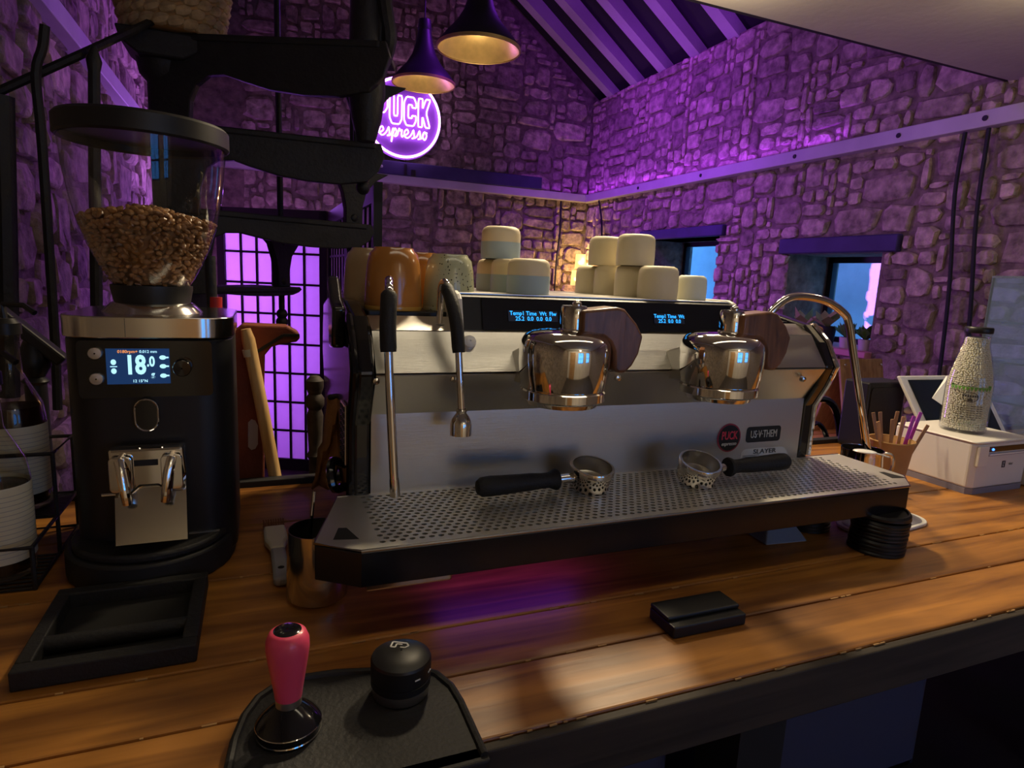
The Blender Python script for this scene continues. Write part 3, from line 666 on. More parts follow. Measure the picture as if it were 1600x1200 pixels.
# left cup deck
P(MB().box(X0+.004, HX0-.011, .945, 1.30, .372, .381), 'cup_deck', 'black_plastic', smooth=False, bevel=.002)
P(MB().box(X1-.16, X1-.004, .945, 1.30, .372, .378), 'cup_deck', 'black_plastic', smooth=False, bevel=.002)
# side panels
SP = [(.90, .05), (.885, .11), (.885, .22), (.862, .262), (.846, .302), (.872, .345), (.91, .375), (1.00, .392), (1.20, .395), (1.32, .37), (1.33, .28), (1.29, .2), (1.33, .10), (1.31, .05)]
for x, s in ((X0-.026, -1), (X1, 1)):
    sp = P(MB().prism(SP, x, x+.026, 'x'), 'side_panel', 'black_gloss', smooth=False, bevel=.006, seg=3)
    ins = [(.925, .10), (.915, .22), (.895, .27), (.885, .30), (.905, .335), (.98, .36), (1.18, .365), (1.28, .34), (1.29, .28), (1.25, .2), (1.29, .11)]
    xi = x-.004 if s < 0 else x+.026
    P(MB().prism(ins, xi, xi+.004, 'x'), 'side_insert', 'black_gloss', sp, smooth=False, bevel=.0015)
    edge = [(.885, .12), (.885, .22), (.862, .262), (.846, .302), (.872, .345), (.91, .375)]
    P(MB().tube([((x-.002) if s < 0 else (x+.028), a, b) for a, b in edge], .005, 8), 'edge_trim', 'black_gloss' if s < 0 else 'chrome', sp)
# black steam lever on the left
P(MB().prism([(.93, .385), (.965, .395), (1.0, .425), (1.015, .43), (1.0, .40), (.99, .36), (.985, .32), (.94, .325)], .098, .117, 'x'), 'steam_lever', 'black_gloss', bevel=.005, seg=3)
gr = P(MB().box(.112, .117, .905, .955, .155, .245), 'side_grille', 'steel_polish', smooth=False, bevel=.002)
mb = MB()
for i in range(5):
    for j in range(9): mb.cyl((.1105, .91+.01*i, .162+.0095*j), (.1125, .91+.01*i, .162+.0095*j), .0028, n=6)
P(mb, 'grille_hole', 'ink_black', gr)
P(MB().tube(smooth_path([(.118, .96, .14), (.10, .95, .15), (.095, .93, .135), (.10, .925, .115), (.118, .95, .108)], 5), .007, 8), 'side_hose', 'black_gloss')
# bolts and button
for px, py in ((587, 595), (708, 592), (964, 590), (1253, 592)):
    q = ay(px, py, .852); P(MB().lathe([(.001, -.004), (.0045, -.003), (.0055, 0), (.0055, .004)], q+Vector((0, -.003, 0)), 12, Matrix.Rotation(PI/2, 3, 'X') @ Matrix.Rotation(PI, 3, 'X')), 'bolt', 'steel_polish')
q = ay(733, 535, .872)
P(MB().lathe([(.001, .008), (.006, .0075), (.0095, .005), (.0105, 0), (.0105, -.006)], q, 18, Matrix.Rotation(R(62), 3, 'X')), 'rinse_button', 'white_gloss')
# groups
pad_px = [(902,484),(955,479),(967,482),(985,504),(995,524),(988,551),(978,569),(967,580),(955,580),(950,574),(950,547),(944,533),(933,524),(900,519)]
G1 = Vector((.403, .79, 0)); pad = [(p.x-G1.x, p.z) for p in (ay(x, y, .775) for x, y in pad_px)]
for gx_, bol in ((.403, 1), (.682, 1)):
    c = Vector((gx_, .79, 0))
    g = P(MB().lathe([(.001, .3705), (.030, .370), (.048, .367), (.058, .3615), (.0635, .353), (.0655, .342), (.0655, .326), (.0635, .303), (.0605, .288)], c, 48), 'group_head', 'chrome', ang=50)
    P(MB().lathe([(.0605, .288), (.0585, .287), (.0615, .284), (.0615, .273), (.058, .2705), (.052, .2685), (.050, .263), (.044, .262), (.042, .268), (.001, .268)], c, 48), 'group_ring', 'chrome', g, ang=30)
    P(MB().prism([(.80, .352), (.80, .285), (.868, .285), (.868, .33)], gx_-.05, gx_+.045, 'x'), 'group_neck', 'steel_soft', g, smooth=False, bevel=.003)
    P(MB().lathe([(.001, .404), (.017, .404), (.019, .400), (.019, .372), (.022, .369)], c+Vector((.008, -.005, 0)), 28), 'paddle_stem', 'chrome', g)
    P(MB().ball(c+Vector((.012, -.005, .405)), .007), 'stem_screw', 'steel_polish', g)
    P(MB().prism([(gx_+a, b) for a, b in pad], .757, .797, 'y'), 'paddle', 'walnut', g, bevel=.0045, seg=3)
# left steam wand, tap, right steam wand
wp = [ay(612, 500, .925), ay(609, 446, .90), ay(608, 437, .88), ay(608, 446, .862), ay(608, 462, .85), ay(607, 548, .835)]
sw = P(MB().tube(smooth_path(wp+[ay(613, 690, .828), ay(617, 772, .822)], 6), .0062, 12), 'steam_wand', 'chrome')
P(MB().tube(smooth_path([ay(608, 456, .853), ay(607, 480, .845), ay(606, 515, .839), ay(607, 550, .835)], 5), [.0085]+[.0112]*14+[.0105], 14), 'wand_sleeve', 'black_rubber', sw)
P(MB().cyl(ay(616, 748, .823), ay(617.3, 775, .822), .0068, .0074, 14), 'wand_tip', 'chrome', sw)
tp = P(MB().tube(smooth_path([ay(686, 508, .912), ay(688, 470, .908), ay(690, 446, .90), ay(697, 442, .885), ay(706, 470, .86), ay(714, 510, .843), ay(717, 560, .835), ay(721, 648, .832)], 6), .0052, 12), 'hot_water_tap', 'chrome')
P(MB().tube(smooth_path([ay(697, 447, .882), ay(706, 472, .858), ay(713, 505, .843), ay(717, 551, .835)], 5), [.0075]+[.0095]*14+[.0088], 14), 'tap_sleeve', 'black_rubber', tp)
a = ay(721, 642, .832); b = ay(722, 679, .832)
P(MB().lathe([(.0065, a.z+.003), (.0085, a.z+.001), (.007, a.z-.003), (.011, a.z-.008), (.0145, a.z-.014), (.0155, a.z-.02), (.0155, b.z), (.0125, b.z), (.011, b.z+.006)], (a.x, a.y, 0), 22), 'tap_nozzle', 'chrome', tp)
P(MB().lathe([(.0001, 0), (.010, 0), (.010, .0012), (.0095, .0014)], ay(686, 507, .912)+Vector((0, 0, -.001)), 20), 'tap_gasket', 'ink_black', tp)
rw = P(MB().tube(smooth_path([(.925, .95, .345), (.905, .935, .375), (.917, .93, .403), (.962, .93, .427), (1.040, .93, .423), (1.098, .93, .400), (1.120, .93, .376), (1.148, .93, .305), (1.226, .93, .106)], 7), .0078, 14), 'steam_wand', 'chrome')
P(MB().tube([ay(1246, 530, .93), ay(1256, 523, .93), ay(1270, 515, .93), ay(1280, 518, .93)], [.008, .011, .013, .010], 12), 'steam_lever', 'walnut')
# stickers and plate
def disc(mb, c, r, k=.0004, n=32): return mb.lathe([(.0001, 0), (r, 0), (r, k), (.0001, k)], c, n, Matrix.Rotation(PI/2, 3, 'X'))
c = ay(1139, 684, .8852)
r_ = abs(ay(1139, 662, .8852).z-ay(1139, 706, .8852).z)/2
s1 = P(disc(MB(), c, r_), 'round_sticker', 'ink_maroon'); P(disc(MB(), c+Vector((0, -.0004, 0)), r_*.9), 'sticker_face', 'ink_black', s1)
P(MB().text('PUCK', r_*.80, c+Vector((0, -.0011, r_*.14)), sx=.66, bold=.015), 'sticker_lettering', 'ink_red', s1, smooth=False)
P(MB().text('espresso', r_*.36, c+Vector((0, -.0011, -r_*.42)), shear=.3), 'sticker_lettering', 'ink_white', s1, smooth=False)
a, b = ay(1165, 692, .8852), ay(1221, 664, .8852); w_ = b.x-a.x; z0, z1 = a.z, a.z+.030
s2 = P(MB().prism(rrect(a.x, b.x, z0, z1, .006), .8852, .8858, 'y'), 'black_sticker', 'ink_black', smooth=False)
P(MB().text('US·V·THEM', .0205, ((a.x+b.x)/2, .8846, (z0+z1)/2), sx=w_/.128), 'sticker_lettering', 'label_silver', s2, smooth=False)
a = ay(1157, 716, .8852); b = ay(1233, 716, .8852)
s3 = P(MB().prism([(a.x, .1165), (b.x, .1165), (b.x-.012, .136), (b.x-.022, .141), (a.x+.008, .141), (a.x, .134)], .8854, .8858, 'y'), 'rating_plate', 'label_silver', smooth=False)
mb = MB().text('SLAYER', .0125, ((a.x+b.x)/2-.004, .8848, .1345), sx=1.35)
for k in range(4): mb.box(a.x+.004, a.x+.044-.006*(k % 2), .8848, .8853, .1275-.0027*k, .1284-.0027*k)
mb.text('CE', .009, (b.x-.028, .8848, .1235)); P(mb, 'plate_lettering', 'ink_dark', s3, smooth=False)
# cloth hanging on the left flank
cl = thing('suede_cloth', 'brown suede apron hanging at the left flank of the coffee machine', 'cloth', (.10, 1.05, 0))
mb = MB(); N_ = 14
for j in range(N_+1):
    t = j/N_
    for i in range(7):
        u = i/6
        q0 = ay(512-18*t**1.2-(6 if t > .5 else 0), 622+140*t, 1.07); q1 = ay(545-8*math.sin(t*3.1)-22*max(0, t-.6)*2.5, 622+140*t, 1.02)
        p = q0.lerp(q1, u)+Vector((0, .012*math.sin(u*9+t*5), 0)); mb.v.append(p)
for j in range(N_):
    for i in range(6): mb.f.append((j*7+i, j*7+i+1, j*7+8+i, j*7+7+i))
o = P(mb, 'cloth_panel', 'suede', cl); sm = o.modifiers.new('thick', 'SOLIDIFY'); sm.thickness = .004
P(MB().cyl(ay(516, 624, 1.07)+Vector((0, .0, .004)), ay(548, 622, 1.02)+Vector((0, 0, .004)), .005), 'waist_band', 'black_matte', cl)

# ------------------------------------------------------------------ portafilters on the tray
def portafilter(loc, rot, label):
    t = thing('portafilter', label, 'portafilter', loc, 0, 'portafilters on the drip tray'); t.rotation_euler = rot
    hd = MB().lathe([(.031, .020), (.0345, .020), (.0355, .018), (.0355, .012), (.033, .010), (.0325, -.012), (.030, -.016), (.026, -.0165), (.026, -.012), (.0295, -.010), (.031, .020)], n=40).build('basket_ring', MT['chrome'], t)
    MB().lathe([(.0305, .0195), (.029, -.004), (.024, -.007), (.001, -.007)], n=32).build('filter_basket', MT['steel_soft'], hd)
    for a in (60, 240): MB().bar((.036*math.cos(R(a)), .036*math.sin(R(a)), .013), (.041*math.cos(R(a)), .041*math.sin(R(a)), .013), .014, .006).build('lug', MT['chrome'], hd, smooth=False)
    MB().cyl((-.030, 0, .002), (-.068, 0, .002), .0075, .0068, 14).build('neck', MT['chrome'], t)
    RX = Matrix.Rotation(-PI/2, 3, 'Y')
    MB().lathe([(.001, .060), (.0155, .060), (.0165, .063), (.0150, .067), (.0118, .074), (.0115, .085), (.0132, .105), (.0135, .125), (.0142, .150), (.0150, .170), (.0142, .184), (.010, .190), (.001, .191)], (0, 0, .002), 24, RX).build('handle', MT['black_rubber'], t)
    MB().prism(rrect(-.008, .008, -.006, .006, .002), -.034, -.0335, 'x').build('spout_boss', MT['chrome'], t)
    return t
p0 = az(921, 765, .1155); p1 = az(702, 790, .1155)
portafilter((p0.x, p0.y, .1335+.003), (R(12), R(0), math.atan2(p0.y-p1.y, p0.x-p1.x)), 'portafilter with black handle pointing left on the drip tray')
p0 = az(1088, 757, .1155); p1 = az(1250, 742, .1155)
portafilter((p0.x, p0.y, .1335+.005), (R(-18), R(1), math.atan2(p0.y-p1.y, p0.x-p1.x)), 'portafilter with black handle pointing right below the round sticker')

# ------------------------------------------------------------------ cups on the machine
def small_cup(x, y, z, label, k, two=False, m='cup_plain', s=1.):
    t = thing('espresso_cup', label, 'cup', (x, y, z), 0, 'upturned cups on top of the machine')
    h, r = .058*s, .0365*s
    top = [(.001, h), (r*.72, h), (r*.88, h-.003), (r*.96, h-.008), (r*.985, h-.016), (r*.99, h*.52)]
    low = [(r*.99, h*.52), (r, .02), (r*.985, 0), (r*.9, 0), (r*.88, h*.8), (.001, h*.85)]
    if two:
        MB().lathe(top, n=36).build('base_half', MT['cup_cream'], t); MB().lathe([(a+.0003 if i < 3 else a, b) for i, (a, b) in enumerate(low)], n=36).build('glazed_half', MT['cup_blue'], t)
    else:
        MB().lathe(top+low[1:], n=36).build('bowl', MT[m], t); MB().lathe([(r*.985, h*.55), (r*1.0, h*.55), (r*1.0, h*.53), (r*.985, h*.53)], n=36).build('groove', MT[m], t)
ZD = .4127
small_cup(.425, .985, ZD, 'two-tone cream and grey cup nearest the left readout', 0, True)
small_cup(.425, 1.066, ZD, 'two-tone cup second in the row behind the left readout', 0, True)
small_cup(.425, 1.147, ZD, 'two-tone cup third in the row, next to the speckled mug', 0, True)
small_cup(.418, 1.106, ZD+.0585, 'two-tone cup stacked alone on top of the left row', 0, True)
small_cup(.672, .965, ZD, 'plain cream cup at the front of the right pile', 0)
small_cup(.672, 1.046, ZD, 'plain cream cup second in the right pile, lower layer', 0)
small_cup(.672, 1.127, ZD, 'plain cream cup third in the right pile, lower layer', 0)
small_cup(.672, 1.208, ZD, 'plain cream cup at the far end of the right pile, lower layer', 0)
small_cup(.668, 1.040, ZD+.0585, 'plain cream cup on the upper layer, nearer one', 0)
small_cup(.668, 1.150, ZD+.0585, 'plain cream cup on the upper layer, farther one', 0)
small_cup(.762, .985, ZD, 'low white cup at the right end of the cup deck', 0, m='cup_white', s=.78)
small_cup(.758, 1.06, ZD, 'low white cup half hidden behind the end white cup', 0, m='cup_white', s=.78)
def mug(x, y, z, label, m, s=1., rot=0):
    t = thing('mug', label, 'mug', (x, y, z), rot, 'upturned mugs on the left cup deck')
    h, r = .094*s, .044*s
    MB().lathe([(.001, h-.004), (r*.55, h-.004), (r*.60, h), (r*.68, h), (r*.72, h-.004), (r*.84, h*.90), (r*.92, h*.74), (r*.97, h*.5), (r*1.0, h*.2), (r*1.01, .004), (r*.99, 0), (r*.94, 0), (r*.92, h*.3), (r*.8, h*.85), (.001, h*.9)], n=40).build('bowl', MT[m], t)
    MB().lathe([(r*1.005, .006), (r*1.018, .004), (r*1.0, -.0005), (r*.95, -.0005)], n=40).build('rim', MT['amber_rim' if 'amber' in m else m], t)
mat('amber_rim', (.50, .28, .05), .2, coat=.5)
ZL = .3815
mug(.196, .985, ZL, 'amber glazed mug upturned at the front of the left cup deck', 'amber_glaze')
mug(.176, 1.085, ZL, 'brown glazed mug half hidden behind the amber mug', 'tan_glaze')
mug(.262, 1.09, ZL, 'dark amber mug behind, between the amber and the speckled mug', 'amber_glaze', .98)
mug(.300, .985-.0, ZL-.0, 'green speckled mug upturned beside the amber mug', 'speckle_glaze', .98) if False else None
mug(.2905, 1.0, ZL, 'green speckled stoneware mug upturned beside the amber mug', 'speckle_glaze', .95)

# ------------------------------------------------------------------ grinder
gd = thing('coffee_grinder', 'black coffee grinder with glass bean hopper and blue screen', 'grinder', (-.136, 1.05, 0))
def Q(mb, name, m, par=gd, **k): return mb.build(name, MT[m], par, w=True, **k)
GX0, GX1, GF, GB = -.243, -.037, .962, 1.19
Q(MB().prism(rrect(GX0, GX1, GF, GB, .045, 8), .012, .335), 'body', 'black_plastic', ang=60, bevel=.004)
band = Q(MB().prism(rrect(GX0-.003, GX1+.003, GF-.003, GB+.003, .047, 10), .335, .364), 'top_band', 'steel_polish', ang=60, bevel=.0015)
Q(MB().box(-.1655, -.165, GF-.0035, GF-.002, .337, .362), 'band_joint', 'ink_dark', band, smooth=False)
HC = Vector((-.145, 1.065, 0))
Q(MB().lathe([(.001, .364), (.066, .364), (.060, .371), (.054, .377), (.050, .379), (.001, .379)], HC, 40), 'neck_flange', 'steel_polish')
Q(MB().lathe([(.001, .379), (.050, .379), (.0535, .397), (.0535, .403), (.001, .403)], HC, 40), 'hopper_collar', 'black_plastic')
hp_prof = [(.0495, .403), (.056, .413), (.066, .432), (.078, .458), (.088, .488), (.095, .52), (.1005, .555), (.1045, .60)]
hp = Q(MB().lathe(hp_prof, HC, 56), 'hopper', 'glass', ang=60)
Q(MB().lathe([(.001, .629), (.106, .629), (.1095, .625), (.1095, .603), (.1065, .600), (.103, .603), (.103, .612), (.001, .612)], HC, 56), 'hopper_lid', 'black_plastic', ang=40)
fy = GF
pan = Q(MB().prism(rrect(-.222, -.062, .255, .332, .006), fy-.002, fy+.01, 'y'), 'control_panel', 'black_gloss', smooth=False)
scn = Q(MB().box(-.189, -.1145, fy-.0035, fy-.002, .2735, .3215), 'screen', 'screen_blue', pan, smooth=False)
SCX, SCZ = -.1515, .2975
yt = fy-.0042
mb = MB(); mb.text('18', .035, (SCX-.004, yt, SCZ+.001), sx=.72, bold=.035); mb.text('.0', .019, (SCX+.0145, yt, SCZ+.006), sx=.7, bold=.03); mb.text('g', .010, (SCX+.0165, yt, SCZ-.011), bold=.02)
Q(mb, 'screen_digits', 'screen_white', pan, smooth=False)
mb = MB(); mb.text('12 15°N', .0052, (SCX+.001, yt, SCZ-.020)); mb.text('0.012 mm', .0052, (SCX+.012, yt, SCZ+.020))
for zz in (.006, -.006): mb.ball((SCX-.029, yt, SCZ+zz), .0032, (1, .1, 1.2), 8, 6)
mb.box(SCX-.033, SCX-.025, yt, yt+.0004, SCZ-.0006, SCZ+.0006)
for zz in (.012, 0, -.013): mb.ball((SCX+.029, yt, SCZ+zz), .0038, (1.1, .1, .8), 8, 6); mb.box(SCX+.029, SCX+.036, yt, yt+.0004, SCZ+zz-.001, SCZ+zz+.001)
stuff(Q(mb, 'screen_icons', 'screen_white', pan, smooth=False))
Q(MB().text('0180rpm+', .0056, (SCX-.012, yt, SCZ+.020)), 'screen_status', 'screen_orange', pan, smooth=False)
for zz in (.3155, .2815): Q(MB().lathe([(.001, .006), (.0075, .0055), (.0085, .004), (.0085, -.002)], (-.2005, fy-.002, zz), 20, Matrix.Rotation(PI/2, 3, 'X')), 'button', 'steel_soft', pan)
Q(MB().lathe([(.001, .018), (.0105, .0175), (.0115, .016), (.0115, 0)], (-.0985, fy-.002, .2965), 28, Matrix.Rotation(PI/2, 3, 'X')), 'dial', 'black_gloss', pan)
# chute window
oval = lambda hw, hh, n=10: [(hw*math.cos(R(t)), hh-hw+hw*math.sin(R(t))) for t in range(0, 181, 18)]+[(hw*math.cos(R(t)), -(hh-hw)+hw*math.sin(R(t))) for t in range(180, 361, 18)]
cc = Vector((-.1445, fy-.004, .2315))
Q(MB().prism([(cc.x+a, cc.z+b) for a, b in oval(.0145, .0225)], fy-.010, fy+.003, 'y'), 'chute_cover', 'black_gloss', bevel=.0015)
Q(MB().tube([(cc.x+a, fy-.0105, cc.z+b) for a, b in oval(.0138, .0218)], .0012, 6, closed=True), 'chute_trim', 'chrome')
# portafilter cradle
cr = Q(MB().slab((-.186, fy-.006, .185), (-.100, fy-.006, .185), (-.096, fy-.060, .068), (-.180, fy-.060, .068), .002), 'cradle_plate', 'steel_polish', smooth=False)
Q(MB().prism([(-.188, .192), (-.100, .192), (-.097, .150), (-.118, .128), (-.132, .138), (-.152, .138), (-.165, .126), (-.186, .148)], fy-.036, fy-.012, 'y'), 'cradle_block', 'chrome', cr, smooth=False, bevel=.004)
for s in (-1, 1):
    x = -.143+s*.030
    Q(MB().tube([(x, fy-.01, .178), (x, fy-.048, .178), (x-s*.004, fy-.056, .160), (x-s*.008, fy-.054, .122)], .006, 10), 'fork_arm', 'chrome', cr)
    Q(MB().prism(rrect(x-.013, x+.013, .135, .183, .006), fy-.045, fy-.040, 'y'), 'fork_cheek', 'chrome', cr, bevel=.001)
Q(MB().box(-.158, -.130, fy-.0372, fy-.036, .168, .176), 'cradle_slot', 'ink_black', cr, smooth=False)
Q(MB().cyl((-.196, fy-.04, .132), (-.18, fy-.04, .132), .003), 'cradle_pin', 'steel_polish', cr)
# base and drip dish
def dshape(x0, x1, yb, yf, n=18):
    cx, rx = (x0+x1)/2, (x1-x0)/2
    return [(cx+rx*math.cos(PI*i/n), yb-(yb-yf)*math.sin(PI*i/n)**.8) for i in range(n+1)]
Q(MB().prism(dshape(-.262, -.040, 1.03, .893), 0, .040)  , 'base', 'black_matte', bevel=.004)
Q(MB().prism(dshape(-.252, -.047, 1.02, .899), .040, .052), 'drip_dish', 'black_rubber', bevel=.004)
Q(MB().box(-.10, -.06, .958, .963, .052, .0535), 'dish_lip', 'steel_soft', smooth=False)
# beans
mb = MB(); rb = random.Random(9)
def bean(mb, c, s=1.):
    L_, w_, t_ = .0060*s, .0043*s, .0030*s
    M = Matrix.Rotation(rb.uniform(0, 6.28), 3, 'Z') @ Matrix.Rotation(rb.uniform(-1.1, 1.1), 3, 'X') @ Matrix.Rotation(rb.uniform(-1, 1), 3, 'Y')
    mb.ball((0, 0, 0), 1, (L_, w_, t_), 7, 5); k = 7*6
    for i in range(len(mb.v)-k, len(mb.v)): mb.v[i] = M @ mb.v[i]+Vector(c)
def hop_r(z):
    for (r0, z0), (r1, z1) in zip(hp_prof, hp_prof[1:]):
        if z0 <= z <= z1: return r0+(r1-r0)*(z-z0)/(z1-z0)
    return .05
def top_z(r, t): return .496+.012*(1-(r/.088)**2)-.004*math.cos(t*2)
z = .407
while z < .497:
    rr = hop_r(z)-.0065; n = int(2*PI*rr/.0088)
    for i in range(n):
        t = 2*PI*(i+rb.random())/n
        bean(mb, HC+Vector((rr*math.cos(t)-.0015*rb.random(), rr*math.sin(t), z+rb.uniform(-.002, .002))), rb.uniform(.9, 1.12))
    z += .0062
for _ in range(420):
    r_ = .084*math.sqrt(rb.random()); t = rb.uniform(0, 2*PI); bean(mb, HC+Vector((r_*math.cos(t), r_*math.sin(t), top_z(r_, t)+rb.uniform(-.002, .003))), rb.uniform(.95, 1.15))
mb.lathe([(.040, .404), (.055, .432), (.068, .46), (.076, .485), (.06, .492), (.001, .497)], HC, 24)
stuff(tag(mb.build('coffee_beans', MT['bean']), 'roasted brown coffee beans filling the glass hopper', 'coffee beans'))

# ------------------------------------------------------------------ knock box
kb = thing('knock_box', 'low open black knock box with a padded bar, in front of the grinder', 'knock box', (-.155, .80, 0))
kx0, kx1, ky0, ky1, kz = -.243, -.072, .712, .893, .022
mb = MB()
for bx in ((kx0, kx1, ky0, ky0+.018, 0, kz), (kx0, kx1, ky1-.018, ky1, 0, kz), (kx0, kx0+.016, ky0+.018, ky1-.018, 0, kz), (kx1-.016, kx1, ky0+.018, ky1-.018, 0, kz)): mb.box(*bx)
mb.build('frame', MT['black_rubber'], kb, w=True, smooth=False, bevel=.002)
MB().box(kx0+.016, kx1-.016, ky0+.018, ky1-.018, .0005, .003).build('floor_plate', MT['ink_black'], kb, w=True, smooth=False)
MB().cyl((kx0+.014, .775, .0125), (kx1-.014, .775, .0125), .0095, n=20).build('knock_bar', MT['black_rubber'], kb, w=True)

# ------------------------------------------------------------------ tamping mat, tamper, distributor
tm = thing('tamping_mat', 'black rubber tamping mat hanging over the counter front edge', 'mat', (.08, .56, 0))
D_ = [(.188, .470), (.1885, .55), (.186, .578), (.176, .604), (.160, .617), (.12, .628), (.07, .640), (.03, .643), (.005, .636), (-.012, .622), (-.025, .597), (-.033, .565), (-.038, .52), (-.040, .470)]
MB().prism(D_, .0005, .006).build('sheet', MT['black_rubber'], tm, w=True, bevel=.0015)
inn = [(.078+(x-.078)*.90, .47+(y-.47)*.93) for x, y in D_[1:-1]]
MB().tube([(x, y, .0062) for x, y in [(D_[0][0]-.004, .472)]+[(.078+(a-.078)*.965, .47+(b-.47)*.975) for a, b in D_[1:-1]]+[(D_[-1][0]+.004, .472)]], .0042, 8).build('raised_border', MT['black_rubber'], tm, w=True)
MB().box(-.040, .188, .466, .4845, -.062, .006).build('front_flap', MT['black_rubber'], tm, w=True, smooth=False, bevel=.002)
tp_ = thing('tamper', 'tamper with pink handle and black steel base on the mat', 'tamper', (.0185, .562, .0068))
MB().lathe([(.001, 0), (.0292, 0), (.0292, .008), (.0300, .009), (.0300, .0105), (.0285, .0125), (.022, .019), (.014, .0255), (.010, .028), (.001, .028)], n=44).build('base', MT['black_gloss'], tp_, ang=25)
MB().lathe([(.0293, .0005), (.0297, .0015), (.0293, .0025)], n=44).build('base_edge', MT['chrome'], tp_); MB().lathe([(.0299, .009), (.0304, .0098), (.0299, .0106)], n=44).build('base_edge', MT['chrome'], tp_)
MB().lathe([(.010, .027), (.0118, .028), (.0118, .035), (.010, .0355)], n=28).build('collar', MT['steel_soft'], tp_)
MB().lathe([(.001, .0353), (.0122, .0353), (.0135, .045), (.0158, .060), (.0182, .075), (.0196, .086), (.0192, .094), (.0165, .1005), (.0128, .103), (.001, .1032)], n=36).build('handle', MT['pink'], tp_, ang=60)
MB().lathe([(.001, .1042), (.0105, .1040), (.0125, .1031), (.0128, .1022)], n=32).build('handle_cap', MT['black_gloss'], tp_)
ds = thing('distributor', 'black dome-topped coffee distributor with steel base and white P mark', 'coffee tool', (.130, .585, .0068))
MB().lathe([(.001, 0), (.0285, 0), (.0292, .001), (.0292, .011), (.001, .011)], n=44).build('steel_base', MT['steel_soft'], ds)
MB().lathe([(.001, .011), (.030, .011), (.0308, .012), (.0308, .0185), (.0298, .019), (.0298, .0202), (.0310, .021), (.0312, .038), (.0300, .0405), (.0255, .0432), (.016, .0455), (.001, .0465)], n=44).build('cap', MT['black_plastic'], ds, ang=25)
for a in (-70, -35): MB().box(-.003, .003, -.0316, -.0308, .0285, .0298).xf(Matrix.Rotation(R(a+90), 4, 'Z')).build('scale_mark', MT['ink_white'], ds, smooth=False)
U_ = Vector((math.cos(R(-28)), math.sin(R(-28)), 0)); V_ = Vector((-U_.y, U_.x, 0))
mb = MB(); o_ = Vector((.001, .010, .0461))
def bar2(a, b, w): mb.bar(o_+U_*a[0]+V_*a[1], o_+U_*b[0]+V_*b[1], w, .0006)
for s_ in (((-.009, .004), (.006, .004)), ((.006, .004), (.009, 0)), ((.009, 0), (.006, -.004)), ((.006, -.004), (.001, -.004)), ((-.009, .004), (-.009, -.005)), ((-.004, .001), (.002, .001)), ((-.004, .001), (-.004, -.005)), ((-.009, -.005), (-.004, -.005))): bar2(*s_, .0016)
mb.build('logo_mark', MT['ink_white'], ds, smooth=False)

# ------------------------------------------------------------------ pitcher, brush, small black stand
pt = thing('milk_pitcher', 'steel milk pitcher standing under the left corner of the drip tray', 'pitcher', (.066, .822, 0))
MB().lathe([(.001, .002), (.036, .002), (.040, .006), (.0395, .04), (.037, .075), (.0365, .098), (.0355, .098), (.036, .075), (.038, .04), (.037, .008), (.001, .006)], n=40).build('jug', MT['steel_polish'], pt, ang=50)
MB().tube(smooth_path([(.032, .014, .088), (.062, .026, .086), (.068, .028, .06), (.06, .025, .03), (.036, .016, .024)], 5), .0035, 8).build('handle', MT['steel_polish'], pt)
MB().prism([(-.006, -.045), (.006, -.045), (.008, -.034), (-.008, -.034)], .085, .099).build('spout', MT['steel_polish'], pt)
MB().tube([(-.01, .03, .02), (-.004, .034, .10), (.0, .04, .135)], .0022, 8).build('thermometer_stem', MT['chrome'], pt)
bs = thing('cleaning_brush', 'small brush with pale and grey handle lying beside the pitcher', 'brush', (.020, .95, 0), R(2))
MB().prism([(-.016, .085), (.016, .085), (.016, .098), (-.016, .098)], .004, .017).build('ferrule', MT['brush_handle'], bs, bevel=.003)
mb = MB()
for i in range(9):
    for j in range(3): mb.cyl((-.014+.0035*i, .096, .006+.004*j), (-.0155+.0039*i, .128, .005+.005*j), .0017, .0012, 5)
stuff(mb.build('bristles', MT['bristle'], bs))
MB().prism([(-.017, .092), (.017, .092), (.0175, .045), (.012, .028), (.0105, .01), (-.0105, .01), (-.012, .028), (-.0175, .045)], .003, .017).build('handle_head', MT['brush_handle'], bs, bevel=.004)
gp = MB().prism([(-.0108, .012), (.0108, .012), (.011, -.055), (.012, -.085), (.008, -.092), (-.008, -.092), (-.012, -.085), (-.011, -.055)], .002, .016).build('handle_grip', MT['brush_grey'], bs, bevel=.004)
MB().lathe([(.0001, .0003), (.0045, .0003), (.0045, 0)], (0, -.06, .016), 16).build('hang_hole', MT['ink_black'], gp)
sd = thing('black_stand', 'small stepped black plastic block lying on the counter front', 'stand', (.535, .608, 0))
q = [az(1050, 998, 0), az(1155, 970, 0)]
MB().box(-.060, .055, -.024, .030, 0, .016).build('base_block', MT['black_plastic'], sd, smooth=False, bevel=.002)
MB().box(-.060, .055, -.010, .030, .016, .022).build('step', MT['black_plastic'], sd, smooth=False, bevel=.002)

